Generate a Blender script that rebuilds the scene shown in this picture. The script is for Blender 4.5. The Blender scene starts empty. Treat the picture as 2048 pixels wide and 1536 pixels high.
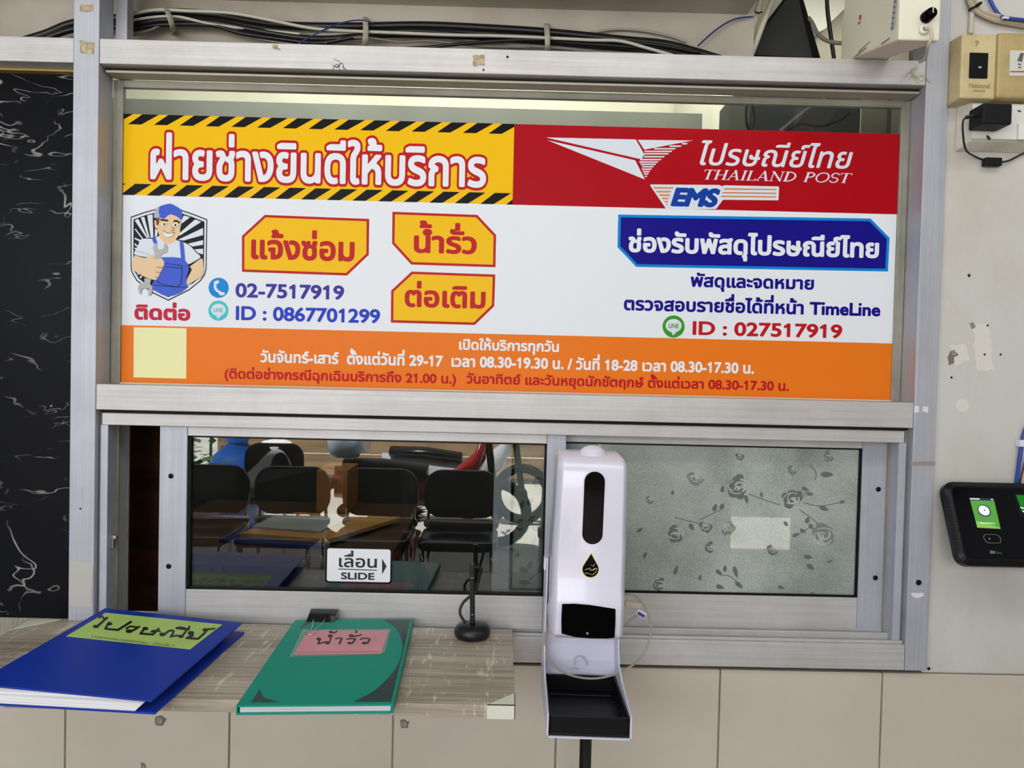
import bpy, bmesh, math, random
import numpy as np
from mathutils import Vector, Matrix
random.seed(7)
SC = bpy.context.scene
COL = SC.collection

# ------------------------------------------------------------------ camera
F = 1500.0                       # focal length in pixels of the 2048x1536 frame
CAM = np.array([0.0, -1.364, 1.47])
PITCH, YAW, ROLL = [math.radians(a) for a in (1.3823, 0.4724, -1.3427)]
def _axes():
    cp, sp, c, s = math.cos(PITCH), math.sin(PITCH), math.cos(YAW), math.sin(YAW)
    fw = np.array([s*cp, c*cp, -sp]); rt = np.array([c, -s, 0.0]); dn = np.cross(fw, rt)
    cr, sr = math.cos(ROLL), math.sin(ROLL)
    return rt*cr + dn*sr, dn*cr - rt*sr, fw
RT, DN, FW = _axes()
cd = bpy.data.cameras.new('camera'); cd.sensor_width = 36.0; cd.lens = F/2048*36.0
cd.clip_start = 0.02
co = bpy.data.objects.new('camera', cd); COL.objects.link(co)
m = Matrix.Identity(4)
for i in range(3):
    m[i][0] = RT[i]; m[i][1] = -DN[i]; m[i][2] = -FW[i]; m[i][3] = CAM[i]
co.matrix_world = m
SC.camera = co

def ray(px, py):
    return RT*((px-1024)/F) + DN*((py-768)/F) + FW
def P(px, py, Y):                # point of the vertical plane at depth Y that the photo shows at (px, py)
    d = ray(px, py); t = (Y-CAM[1])/d[1]; return Vector(CAM + d*t)
def PZ(px, py, Z):               # the same on a level plane
    d = ray(px, py); t = (Z-CAM[2])/d[2]; return Vector(CAM + d*t)
def PP(px, py, o, n):            # the same on any plane
    d = ray(px, py); o = np.array(o); n = np.array(n)
    return Vector(CAM + d*(np.dot(o-CAM, n)/np.dot(d, n)))

# ------------------------------------------------------------------ light and exposure
SC.view_settings.view_transform = 'Standard'
SC.view_settings.look = 'None'
SC.view_settings.exposure = -0.50
SC.view_settings.gamma = 1.0
w = bpy.data.worlds.new('sky'); SC.world = w; w.use_nodes = True
bg = w.node_tree.nodes['Background']
bg.inputs[0].default_value = (0.80, 0.88, 1.0, 1); bg.inputs[1].default_value = 2.4
def area(name, loc, target, sx, sy, power, col):
    l = bpy.data.lights.new(name, 'AREA'); l.shape = 'RECTANGLE'; l.size = sx; l.size_y = sy
    l.energy = power; l.color = col
    o = bpy.data.objects.new(name, l); COL.objects.link(o); o.location = loc
    o.rotation_euler = (Vector(target)-Vector(loc)).to_track_quat('-Z', 'Y').to_euler()
    return o
sun = bpy.data.lights.new('sun', 'SUN'); sun.energy = 34.0; sun.angle = 0.02; sun.color = (1, .985, .95)
so = bpy.data.objects.new('sun', sun); COL.objects.link(so)
so.rotation_euler = Vector((0.2, -0.30, -1)).to_track_quat('-Z', 'Y').to_euler()
area('daylight_opening', (-1.3, -3.6, 2.0), (-0.2, 0, 1.35), 3.8, 1.0, 78, (0.92, 0.96, 1.0))
area('lobby_fill', (0.2, -1.25, 2.84), (0.2, -.1, 1.0), 3.0, 0.5, 26, (1.0, 0.99, 0.95))  # added fill from above, on top of the tube lights
area('interior_lamp', (0.0, 0.55, 2.42), (0.0, 1.0, 2.2), 2.2, 0.08, 26, (1.0, 0.98, 0.88))
area('desk_fill', (-0.5, 0.62, 2.3), (-0.5, 0.9, 1.0), .6, .1, 1.2, (1.0, .97, .9))  # added fill so the desk behind the glass shows

# ------------------------------------------------------------------ materials
MATS = {}
def srgb(c):
    return tuple((v/12.92 if v <= .04045 else ((v+.055)/1.055)**2.4) for v in [x/255 for x in c])
def mat(name, rgb, rough=0.5, metal=0.0, spec=0.5, coat=0.0, emit=0.0, alpha=1.0):
    if name in MATS: return MATS[name]
    mt = bpy.data.materials.new(name); mt.use_nodes = True
    b = mt.node_tree.nodes['Principled BSDF']; c = srgb(rgb)+(1,)
    b.inputs['Base Color'].default_value = c
    b.inputs['Roughness'].default_value = rough; b.inputs['Metallic'].default_value = metal
    b.inputs['Specular IOR Level'].default_value = spec
    b.inputs['Coat Weight'].default_value = coat; b.inputs['Coat Roughness'].default_value = 0.06
    b.inputs['Alpha'].default_value = alpha
    if emit:
        b.inputs['Emission Color'].default_value = c; b.inputs['Emission Strength'].default_value = emit
    MATS[name] = mt; return mt
def nodes(mt):
    nt = mt.node_tree
    def N(t, **kw):
        n = nt.nodes.new(t)
        for k, v in kw.items():
            if k in n.inputs.keys(): n.inputs[k].default_value = v
            else: setattr(n, k, v)
        return n
    return nt, N, lambda a, b: nt.links.new(a, b), nt.nodes['Principled BSDF']
def mottle(mt, rgb2, scale=(6, 6, 6), lo=.4, hi=.65, bump=0.0, bscale=200, detail=6, rough2=None):
    """second colour in noise patches, optional fine bump"""
    nt, N, L, b = nodes(mt)
    tc = N('ShaderNodeTexCoord'); mp = N('ShaderNodeMapping'); mp.inputs['Scale'].default_value = scale
    L(tc.outputs['Object'], mp.inputs[0])
    nz = N('ShaderNodeTexNoise', Scale=1.0, Detail=detail, Roughness=.6); L(mp.outputs[0], nz.inputs['Vector'])
    rp = N('ShaderNodeValToRGB'); rp.color_ramp.elements[0].position = lo; rp.color_ramp.elements[1].position = hi
    rp.color_ramp.elements[0].color = b.inputs['Base Color'].default_value[:]
    rp.color_ramp.elements[1].color = srgb(rgb2)+(1,)
    L(nz.outputs[0], rp.inputs[0]); L(rp.outputs[0], b.inputs['Base Color'])
    if bump:
        n2 = N('ShaderNodeTexNoise', Scale=bscale, Detail=3.0); L(tc.outputs['Object'], n2.inputs['Vector'])
        bp = N('ShaderNodeBump', Strength=bump, Distance=0.002); L(n2.outputs[0], bp.inputs['Height'])
        L(bp.outputs[0], b.inputs['Normal'])
    return mt

# brushed anodised aluminium: grain along X (rails) or Z (posts)
def alu(name, rgb, sc, rgb2, metal=.35, rough=.5):
    mt = mat(name, rgb, rough, metal, spec=.3)
    nt, N, L, b = nodes(mt)
    tc = N('ShaderNodeTexCoord'); mp = N('ShaderNodeMapping'); mp.inputs['Scale'].default_value = sc
    L(tc.outputs['Object'], mp.inputs[0])
    n1 = N('ShaderNodeTexNoise', Scale=1.0, Detail=5.0, Roughness=.65); L(mp.outputs[0], n1.inputs['Vector'])
    n2 = N('ShaderNodeTexNoise', Scale=7.0, Detail=5.0, Roughness=.7); L(tc.outputs['Object'], n2.inputs['Vector'])
    mx = N('ShaderNodeMath', operation='ADD'); L(n1.outputs[0], mx.inputs[0]); L(n2.outputs[0], mx.inputs[1])
    rp = N('ShaderNodeValToRGB'); rp.color_ramp.elements[0].position = .75; rp.color_ramp.elements[1].position = 1.25
    rp.color_ramp.elements[0].color = srgb(rgb2)+(1,); rp.color_ramp.elements[1].color = srgb(rgb)+(1,)
    hf = N('ShaderNodeMath', operation='MULTIPLY'); hf.inputs[1].default_value = 1.0
    L(mx.outputs[0], hf.inputs[0])
    # ramp works on 0..1, so halve the sum
    hf.inputs[1].default_value = .5; rp.color_ramp.elements[0].position = .36; rp.color_ramp.elements[1].position = .62
    L(hf.outputs[0], rp.inputs[0]); L(rp.outputs[0], b.inputs['Base Color'])
    bp = N('ShaderNodeBump', Strength=.06, Distance=.001); L(n1.outputs[0], bp.inputs['Height']); L(bp.outputs[0], b.inputs['Normal'])
    return mt
ALX = alu('aluminium_grain_across', (204, 203, 203), (3, 200, 240), (180, 179, 177))
ALZ = alu('aluminium_grain_upright', (186, 190, 201), (240, 200, 3), (168, 170, 178))
ALD = alu('aluminium_dull', (168, 166, 154), (200, 200, 4), (132, 130, 116), .4, .5)
BLACK = mat('black_rubber', (14, 14, 15), .55, spec=.15)
GAPSHADE = mat('gap_shade', (24, 21, 18), .8)  # dark colour painted in for shade inside gaps
WHITEP = mat('white_plastic', (222, 221, 238), .28, coat=.5)
BLKGLOSS = mat('black_gloss', (4, 4, 5), .08, spec=.035)

def thin_glass(name, tint, ior=1.55):
    mt = bpy.data.materials.new(name); mt.use_nodes = True; nt = mt.node_tree; nt.nodes.clear()
    out = nt.nodes.new('ShaderNodeOutputMaterial'); tr = nt.nodes.new('ShaderNodeBsdfTransparent')
    tr.inputs[0].default_value = tint+(1,)
    gl = nt.nodes.new('ShaderNodeBsdfGlossy'); gl.inputs['Roughness'].default_value = 0.0
    fr = nt.nodes.new('ShaderNodeFresnel'); fr.inputs[0].default_value = ior
    mx = nt.nodes.new('ShaderNodeMixShader')
    nt.links.new(fr.outputs[0], mx.inputs[0]); nt.links.new(tr.outputs[0], mx.inputs[1]); nt.links.new(gl.outputs[0], mx.inputs[2])
    nt.links.new(mx.outputs[0], out.inputs[0]); MATS[name] = mt; return mt
GLASS = thin_glass('clear_glass', (.95, .97, .96))
GLASS2 = thin_glass('tinted_glass', (.80, .83, .82), 1.85)

# ------------------------------------------------------------------ object helpers
ORG = {}
def thing(name, label, cat, loc=(0, 0, 0), group=None):
    o = bpy.data.objects.new(name, None); COL.objects.link(o); o.empty_display_size = .05
    o.location = loc; ORG[o] = Vector(loc)
    tag(o, label, cat, group); return o
def tag(o, label, cat, group=None):
    o['label'] = label; o['category'] = cat
    if group: o['group'] = group
    return o
def struct_root(name):
    o = bpy.data.objects.new(name, None); COL.objects.link(o); o['kind'] = 'structure'; ORG[o] = Vector((0, 0, 0)); return o
def obj(name, bm, mts, parent=None, bevel=0, smooth=False, seg=2, subsurf=0, label=None):
    if parent is not None: 
        org = ORG[parent]
        bmesh.ops.translate(bm, verts=bm.verts, vec=-org)
    else: org = Vector((0, 0, 0))
    me = bpy.data.meshes.new(name); bm.to_mesh(me); bm.free()
    for mt in (mts if isinstance(mts, (list, tuple)) else [mts]): me.materials.append(mt)
    if smooth:
        for p in me.polygons: p.use_smooth = True
    o = bpy.data.objects.new(name, me); COL.objects.link(o)
    if parent is not None: o.parent = parent
    ORG[o] = org
    if bevel:
        b = o.modifiers.new('bevel', 'BEVEL'); b.width = bevel; b.segments = seg; b.limit_method = 'ANGLE'
        b.angle_limit = math.radians(35); b.harden_normals = False
    if subsurf:
        s = o.modifiers.new('sub', 'SUBSURF'); s.levels = subsurf; s.render_levels = subsurf
    if label: o['label'] = label
    return o
def struct(name, bm, mts, parent=None, **kw):
    o = obj(name, bm, mts, parent, **kw)
    if parent is None: o['kind'] = 'structure'
    return o
NB = bmesh.new
def box(bm, x0, x1, y0, y1, z0, z1, mi=0, M=None):
    v = [bm.verts.new(p) for p in ((x0,y0,z0),(x1,y0,z0),(x1,y1,z0),(x0,y1,z0),(x0,y0,z1),(x1,y0,z1),(x1,y1,z1),(x0,y1,z1))]
    if M is not None:
        for q in v: q.co = M @ q.co
    for f in ((0,3,2,1),(4,5,6,7),(0,1,5,4),(1,2,6,5),(2,3,7,6),(3,0,4,7)):
        bm.faces.new([v[i] for i in f]).material_index = mi
    return bm
def bx(*a, **k): return box(NB(), *a, **k)
def hexa(bm, bot, top, mi=0):
    """solid between two quads given in the same order"""
    v = [bm.verts.new(p) for p in list(bot)+list(top)]
    fs = [bm.faces.new([v[i] for i in f]) for f in ((3,2,1,0),(4,5,6,7),(0,1,5,4),(1,2,6,5),(2,3,7,6),(3,0,4,7))]
    for f in fs: f.material_index = mi
    bmesh.ops.recalc_face_normals(bm, faces=fs)
    return bm
def prism(bm, pts, ext, mi=0):
    """planar polygon (3-D points) extruded by the vector ext"""
    a = [bm.verts.new(p) for p in pts]; b = [bm.verts.new(Vector(p)+Vector(ext)) for p in pts]
    fs = [bm.faces.new(a), bm.faces.new(list(reversed(b)))]
    n = len(a)
    for i in range(n): fs.append(bm.faces.new((a[i], b[i], b[(i+1) % n], a[(i+1) % n])))
    for f in fs: f.material_index = mi
    bmesh.ops.recalc_face_normals(bm, faces=fs)
    return bm
def smoothpath(pts, n=8):
    pts = [Vector(p) for p in pts]
    if len(pts) < 3: return pts
    out = []
    for i in range(len(pts)-1):
        p0 = pts[max(i-1, 0)]; p1 = pts[i]; p2 = pts[i+1]; p3 = pts[min(i+2, len(pts)-1)]
        for k in range(n):
            t = k/n
            out.append(0.5*((2*p1)+(p2-p0)*t+(2*p0-5*p1+4*p2-p3)*t*t+(3*p1-p0-3*p2+p3)*t**3))
    out.append(pts[-1]); return out
def tube(bm, pts, r, seg=10, mi=0, n=8, smooth=True, rs=None, flat=None):
    pts = smoothpath(pts, n) if smooth else [Vector(p) for p in pts]
    t = (pts[1]-pts[0]).normalized(); up = Vector((0, 0, 1)) if abs(t.z) < .9 else Vector((1, 0, 0))
    nrm = (up - t*up.dot(t)).normalized(); rings = []
    for i, p in enumerate(pts):
        if i: 
            t2 = ((pts[min(i+1, len(pts)-1)]-pts[i-1])).normalized()
            nrm = (nrm - t2*nrm.dot(t2)).normalized(); t = t2
        bn = t.cross(nrm); rr = rs[i] if rs else r
        rings.append([bm.verts.new(p + nrm*rr*math.cos(2*math.pi*k/seg)*(flat or 1) + bn*rr*math.sin(2*math.pi*k/seg)) for k in range(seg)])
    for a, b in zip(rings, rings[1:]):
        for k in range(seg):
            f = bm.faces.new((a[k], a[(k+1) % seg], b[(k+1) % seg], b[k])); f.material_index = mi; f.smooth = True
    for rg in (list(reversed(rings[0])), rings[-1]):
        bm.faces.new(rg).material_index = mi
    return bm
def lathe(bm, prof, seg=32, c=(0, 0, 0), axis='Z', mi=0):
    c = Vector(c); rings = []
    for r, h in prof:
        rg = []
        for k in range(seg):
            a = 2*math.pi*k/seg; x, y = r*math.cos(a), r*math.sin(a)
            p = (x, y, h) if axis == 'Z' else ((x, h, y) if axis == 'Y' else (h, x, y))
            rg.append(bm.verts.new(c+Vector(p)))
        rings.append(rg)
    fs = []
    for a, b in zip(rings, rings[1:]):
        for k in range(seg): fs.append(bm.faces.new((a[k], a[(k+1) % seg], b[(k+1) % seg], b[k])))
    fs.append(bm.faces.new(list(reversed(rings[0])))); fs.append(bm.faces.new(rings[-1]))
    for f in fs: f.material_index = mi; f.smooth = True
    bmesh.ops.recalc_face_normals(bm, faces=fs)
    return bm
def rrect(w, h, r, n=6, cx=0, cy=0):
    out = []
    for sx, sy, a0 in ((1, 1, 0), (-1, 1, 90), (-1, -1, 180), (1, -1, 270)):
        for k in range(n+1):
            a = math.radians(a0+90*k/n)
            out.append((cx+sx*(w/2-r)+r*math.cos(a), cy+sy*(h/2-r)+r*math.sin(a)))
    return out
def disc2(cx, cy, rx, ry=None, n=40):
    ry = ry or rx
    return [(cx+rx*math.cos(2*math.pi*k/n), cy+ry*math.sin(2*math.pi*k/n)) for k in range(n)]
def loft(bm, rings, mi=0, smooth=True):
    rv = [[bm.verts.new(p) for p in r] for r in rings]; n = len(rv[0]); fs = []
    for a, b in zip(rv, rv[1:]):
        for k in range(n): fs.append(bm.faces.new((a[k], a[(k+1) % n], b[(k+1) % n], b[k])))
    fs.append(bm.faces.new(list(reversed(rv[0])))); fs.append(bm.faces.new(rv[-1]))
    for f in fs: f.material_index = mi; f.smooth = smooth
    bmesh.ops.recalc_face_normals(bm, faces=fs)
    return bm

# ------------------------------------------------------------------ flat lettering and drawings
def sdf_fill(contours, strokes, level, cell):
    """union of closed outlines (nonzero winding) and round strokes [(points, r)], grown by level -> verts, faces in 2-D"""
    allp = [p for c in contours for p in c]+[p for s, r in strokes for p in s]
    rm = max([r for s, r in strokes], default=0)
    a = np.array(allp); pad = abs(level)+rm+3*cell
    x0, y0 = a.min(0)-pad; x1, y1 = a.max(0)+pad
    nx, ny = int((x1-x0)/cell)+2, int((y1-y0)/cell)+2
    gx = x0+np.arange(nx)*cell; gy = y0+np.arange(ny)*cell
    D = np.full((ny, nx), 1e3); W = np.zeros((ny, nx+1))
    band = abs(level)+2.5*cell
    def segs(pts, closed):
        n = len(pts)
        for i in range(n if closed else n-1): yield pts[i], pts[(i+1) % n]
    def near(p, q, bd):
        i0 = max(int((min(p[0], q[0])-bd-x0)/cell), 0); i1 = min(int((max(p[0], q[0])+bd-x0)/cell)+2, nx)
        j0 = max(int((min(p[1], q[1])-bd-y0)/cell), 0); j1 = min(int((max(p[1], q[1])+bd-y0)/cell)+2, ny)
        X = gx[None, i0:i1]; Y = gy[j0:j1, None]
        dx, dy = q[0]-p[0], q[1]-p[1]; l2 = dx*dx+dy*dy
        t = np.clip(((X-p[0])*dx+(Y-p[1])*dy)/l2, 0, 1) if l2 > 0 else 0
        return slice(j0, j1), slice(i0, i1), np.hypot(X-p[0]-t*dx, Y-p[1]-t*dy)
    for c in contours:
        for p, q in segs(c, True):
            J, I, d = near(p, q, band); D[J, I] = np.minimum(D[J, I], d)
            if p[1] == q[1]: continue
            sg = 1 if q[1] > p[1] else -1; lo, hi = min(p[1], q[1]), max(p[1], q[1])
            ja = int(math.ceil((lo-y0)/cell)); jb = int(math.ceil((hi-y0)/cell))
            for j in range(ja, jb):
                xi = p[0]+(gy[j]-p[1])/(q[1]-p[1])*(q[0]-p[0])
                W[j, int(math.ceil((xi-x0)/cell))] += sg
    inside = np.abs(np.cumsum(W, 1)[:, :nx]) > .5
    S = np.where(inside, -D, D)
    for s, r in strokes:
        for p, q in segs(s, False):
            J, I, d = near(p, q, r+band); S[J, I] = np.minimum(S[J, I], d-r)
    S = S-level
    verts, faces, idx = [], [], {}
    def vid(x, y):
        k = (round(x/cell*64), round(y/cell*64))
        if k not in idx: idx[k] = len(verts); verts.append((x, y))
        return idx[k]
    I = S < 0
    full = I[:-1, :-1] & I[1:, :-1] & I[:-1, 1:] & I[1:, 1:]
    anyc = (I[:-1, :-1] | I[1:, :-1] | I[:-1, 1:] | I[1:, 1:]) & ~full
    for j in range(ny-1):
        row = full[j]; d = np.diff(np.concatenate(([0], row.astype(int), [0])))
        for s, e in zip(np.where(d == 1)[0], np.where(d == -1)[0]):
            faces.append([vid(gx[s], gy[j]), vid(gx[e], gy[j]), vid(gx[e], gy[j+1]), vid(gx[s], gy[j+1])])
    for j, i in zip(*np.where(anyc)):
        c = ((i, j), (i+1, j), (i+1, j+1), (i, j+1)); f = []
        for k in range(4):
            (ia, ja), (ib, jb) = c[k], c[(k+1) % 4]; va, vb = S[ja, ia], S[jb, ib]
            if va < 0: f.append(vid(gx[ia], gy[ja]))
            if (va < 0) != (vb < 0):
                t = min(max(va/(va-vb), .02), .98); f.append(vid(gx[ia]+(gx[ib]-gx[ia])*t, gy[ja]+(gy[jb]-gy[ja])*t))
        g = [v for k, v in enumerate(f) if v != f[k-1]]
        if len(g) >= 3: faces.append(g)
    return np.array(verts), faces
_NS = {}
TONES, UPPER = '\u0e48\u0e49\u0e4a\u0e4b', '\u0e31\u0e34\u0e35\u0e36\u0e37'
def _splines(s):
    c = bpy.data.curves.new('t', 'FONT'); c.body = s; c.size = 1.0
    o = bpy.data.objects.new('t', c); COL.objects.link(o)
    dg = bpy.context.evaluated_depsgraph_get(); dg.update()
    cu = o.evaluated_get(dg).to_curve(dg); out = []
    for sp in cu.splines:
        bp = sp.bezier_points; pts = []
        if len(bp):
            n = len(bp)
            for i in range(n):
                a, b = bp[i], bp[(i+1) % n]
                p0, p1, p2, p3 = a.co, a.handle_right, b.handle_left, b.co
                ln = (p3-p0).length
                st = abs((p1-p0).cross(p3-p0).length)+abs((p2-p0).cross(p3-p0).length) < 1e-4*max(ln, 1e-4)
                k = 1 if st else 6
                for q in range(k):
                    t = q/k; v = p0*(1-t)**3+3*p1*t*(1-t)**2+3*p2*t*t*(1-t)+p3*t**3
                    pts.append((v.x, v.y))
        else:
            pts = [(p.co.x, p.co.y) for p in sp.points]
        out.append(pts)
    bpy.data.objects.remove(o); bpy.data.curves.remove(c)
    return out
def text_contours(s, shear=0.0, lift=.13):
    """outlines of a line; tone marks over an upper vowel are raised clear of it, 1 gets its flag"""
    sp = _splines(s); out = []; k = 0
    for i, ch in enumerate(s):
        if ch not in _NS: _NS[ch] = len(_splines(ch)) if ch.strip() else 0
        g = sp[k:k+_NS[ch]]; k += _NS[ch]; dy = 0.0
        if ch in TONES:
            dy = .25 if s[i+1:i+2] == '\u0e33' else (lift+.05 if s[i-1] in UPPER else .04)
        elif ch in UPPER: dy = .03
        elif ch == '1' and len(g) == 1:
            xs_, ys_ = [p[0] for p in g[0]], [p[1] for p in g[0]]; x1, h = max(xs_), max(ys_); w = .085
            g = [[(x1, 0), (x1, h), (x1-w*.72, h), (x1-w-.13, h-.12), (x1-w-.13, h-.20), (x1-w, h-.15), (x1-w, 0)]]
        if ch == 'i' and len(g) == 2:
            q = max(g, key=lambda c: min(p[1] for p in c)); g = [c if c is not q else [(x, y+.05) for x, y in c] for c in g]
        for c in g:
            if len(c) > 2: out.append([(x+shear*(y+dy), y+dy) for x, y in c])
    return out
def put(bm, verts, faces, fn, mi=0, flip=None):
    vs = [bm.verts.new(fn(x, y)) for x, y in verts]
    for f in faces:
        try: fc = bm.faces.new([vs[i] for i in f]); fc.material_index = mi
        except ValueError: pass
def lettering(name, s, origin, U, V, mt, parent, level=.02, cell=1/36, shear=0.0, ref=None):
    """flat text filling the parallelogram origin, +U, +V; ref = level whose outline fills it (for outlines round it)"""
    cs = text_contours(s, shear) if isinstance(s, str) else s
    a = np.array([p for c in cs for p in c]); rl = level if ref is None else ref
    lo, hi = a.min(0)-rl, a.max(0)+rl
    vs, fs = sdf_fill(cs, [], level, cell)
    o, U, V = Vector(origin), Vector(U), Vector(V)
    bm = NB()
    put(bm, vs, fs, lambda x, y: o+U*((x-lo[0])/(hi[0]-lo[0]))+V*((y-lo[1])/(hi[1]-lo[1])))
    return obj(name, bm, mt, parent)
def sheet_text(name, s, L, R, T, B, Y, mt, parent, **kw):
    """text on the vertical plane Y: left/right pixel columns, pixel points at the top and at the bottom"""
    xl, xr = P(L, (T[1]+B[1])/2, Y).x, P(R, (T[1]+B[1])/2, Y).x
    zt, zb = P(T[0], T[1], Y).z, P(B[0], B[1], Y).z
    dy = kw.pop('dy', 0.0)
    return lettering(name, s, (xl, Y-dy, zb), (xr-xl, 0, 0), (0, 0, zt-zb), mt, parent, **kw)
def poly(bm, pts, Y, mi=0):
    """flat polygon from photo pixels on the vertical plane Y"""
    f = bm.faces.new([bm.verts.new(P(x, y, Y)) for x, y in pts]); f.material_index = mi; f.normal_update()
    if f.normal.y > 0: f.normal_flip()
def zoomed(pts, sc, ox, oy): return [(x/sc+ox, y/sc+oy) for x, y in pts]
def strokes_px(bm, strokes, Y, mi=0, contours=(), level=0, cell=.6):
    """strokes/outlines given in pixels, merged to one flat shape on plane Y"""
    vs, fs = sdf_fill(list(contours), strokes, level, cell)
    put(bm, vs, fs, lambda x, y: P(x, y, Y), mi)

# ================================================================== THE SETTING
ZS = P(900, 13, .14).z                     # underside of the beam above
LX0, LX1 = P(141.9, 620, 0).x, P(192.5, 620, 0).x
RX0, RX1 = P(1833, 700, 0).x, P(1877, 700, 0).x
ZR1, ZR0 = P(1020, 98.5, 0).z, P(1020, 148, 0).z      # top rail
ZM1, ZM0 = P(1020, 787, 0).z, P(1020, 838, 0).z       # middle rail
ZB1, ZB0 = P(1348, 1282, 0).z, P(1348, 1332, 0).z     # bottom rail
# ---- walls, floor, ceilings
PLASTER = mottle(mat('cream_plaster', (202, 201, 197), .85), (190, 186, 174), (5, 5, 3), .45, .72, .45, 90)
PLDIRTY = mottle(mat('greyed_plaster', (196, 190, 178), .9), (168, 160, 146), (4, 4, 4), .4, .7, .5, 70)
TILE = mottle(mat('cream_tile', (203, 196, 181), .3), (196, 186, 172), (3, 3, 3), .35, .7)
GROUT = mottle(mat('brown_grout', (150, 128, 112), .9), (120, 98, 84), (20, 20, 6))
INNER = mottle(mat('interior_paint', (228, 228, 212), .8), (214, 212, 194), (3, 3, 3))
INDARK = mat('interior_shade', (34, 31, 28), .7)
GREYB = mottle(mat('grey_beam_paint', (92, 94, 88), .7), (82, 84, 78), (3, 3, 3))
LOBBY = mat('lobby_paint', (206, 204, 196), .8)
FLOORM = mottle(mat('lobby_floor', (150, 146, 138), .35), (128, 124, 116), (2, 2, 2))
XW = 2.4                                               # right side wall of the lobby
bm = NB()
gx0 = P(1438, 1440, .012).x; pitch = .3025
wt = P(1400, 1338.5, .012).z
xs = [gx0+pitch*k for k in range(-9, 6)]
for a in xs:
    for z0, z1 in ((wt-.6, wt), (-.0, wt-.603)): box(bm, a+.0016, a+pitch-.0016, .012, .022, z0, z1)
wall = struct('wall_front', bm, TILE, bevel=.0012)
struct('grout', bx(xs[0], xs[-1]+pitch, .0136, .12, 0, wt-.0005), GROUT, wall)
struct('wall_right', bx(RX1-.002, XW, .012, .14, wt+.001, 2.9), PLASTER, bevel=.004)
struct('wall_beam', bx(-3.2, P(1508, 60, .14).x, .14, .20, (1.47+1.504*(ZR1-1.47)/1.364+1.47+1.564*(P(240, 174, .05).z-1.47)/1.414)/2, 2.9), PLDIRTY)
struct('wall_inner_lamp_block', bx(P(1458, 240, .62).x, P(1458, 240, .62).x+.03, .34, 1.28, 1.9, 2.75), INNER)  # added panel, blocks the interior lamp from the right corner
struct('ceiling', bx(-3.2, XW, -3.8, 1.4, 2.9, 3.0), mat('lobby_ceiling', (128, 126, 120), .9))
struct('trim_1', bx(-3.2, P(1494, 28, .14).x, -.12, .14, ZS, 3.0), PLDIRTY)      # overhead beam carrying the frame
struct('floor', bx(-3.2, XW, -3.9, 2.2, -.1, 0), FLOORM)
struct('wall_left', bx(-3.3, -3.2, -3.9, .14, 0, 3.0), LOBBY)
struct('wall_side', bx(XW, XW+.1, -3.9, 2.2, 0, 3.0), LOBBY)
bm = NB()
box(bm, .75, 1.62, -3.9, -3.8, 0, 2.9); box(bm, 2.08, XW, -3.9, -3.8, 0, 2.9); box(bm, -3.2, .75, -3.9, -3.8, 2.5, 2.9)
box(bm, 1.62, 2.08, -3.9, -3.8, 2.1, 2.9)
struct('wall_back', bm, LOBBY)
struct('wall_yard_mask', bx(1.0, 4.5, -6.3, -6.15, -.1, 2.2), mat('yard_mask_grey', (120, 128, 120), .9))  # added block, crops the bright ground mirrored through the doorway
bm = NB(); box(bm, -14, 14, -30, -3.9, -.12, -.02)
struct('ground', bm, mottle(mat('yard_concrete', (206, 202, 192), .9), (184, 180, 168), (1, 1, 1)))
# room behind the window
bm = NB(); box(bm, -1.6, XW, 1.3, 1.4, 0, 3.0); box(bm, -1.7, -1.6, .1, 1.4, 0, 3.0)
struct('wall_inner', bm, INNER)
struct('wall_inner_dark', bx(-1.6, XW, 1.282, 1.3, 0, 1.85), INDARK)  # dark sheet on the inner wall, its colour holds the room's shade
struct('ceiling_inner', bx(-1.7, XW, .3, 1.4, 2.75, 2.85), INNER)
gz = P(1200, 222, .9).z
bm = NB(); box(bm, -1.6, P(1440, 240, .9).x, .9, 1.28, gz-.28, gz)
struct('wall_inner_beam', bm, GREYB)
# ---- marble faced door at the left
MARB = mat('black_marble', (22, 23, 27), .3, spec=.05)
nt, N, L, b = nodes(MARB)
tc = N('ShaderNodeTexCoord'); 
def veins(rot, sc, det, dist, wid, msc, mlo, mhi):
    mp = N('ShaderNodeMapping'); mp.inputs['Rotation'].default_value = (0, rot, 0); mp.inputs['Scale'].default_value = sc; L(tc.outputs['Object'], mp.inputs[0])
    n = N('ShaderNodeTexNoise', Scale=1.0, Detail=det, Roughness=.55, Distortion=dist); L(mp.outputs[0], n.inputs['Vector'])
    s_ = N('ShaderNodeMath', operation='SUBTRACT'); s_.inputs[1].default_value = .5; L(n.outputs[0], s_.inputs[0])
    a_ = N('ShaderNodeMath', operation='ABSOLUTE'); L(s_.outputs[0], a_.inputs[0])
    r_ = N('ShaderNodeMapRange'); r_.inputs['From Min'].default_value = 0; r_.inputs['From Max'].default_value = wid; r_.inputs['To Min'].default_value = 1; r_.inputs['To Max'].default_value = 0; L(a_.outputs[0], r_.inputs['Value'])
    k = N('ShaderNodeTexNoise', Scale=msc, Detail=3.0); L(tc.outputs['Object'], k.inputs['Vector'])
    q_ = N('ShaderNodeMapRange'); q_.inputs['From Min'].default_value = mlo; q_.inputs['From Max'].default_value = mhi; L(k.outputs[0], q_.inputs['Value'])
    u = N('ShaderNodeMath', operation='MULTIPLY'); L(r_.outputs[0], u.inputs[0]); L(q_.outputs[0], u.inputs[1]); return u
v1 = veins(.35, (3.5, 1, 8), 3.0, .6, .008, 7.0, .50, .62); v2 = veins(-.6, (7, 1, 16), 3.0, .6, .009, 9.0, .53, .65); v3 = veins(1.2, (3, 1, 9), 3.0, .5, .005, 6.0, .52, .6)
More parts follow.
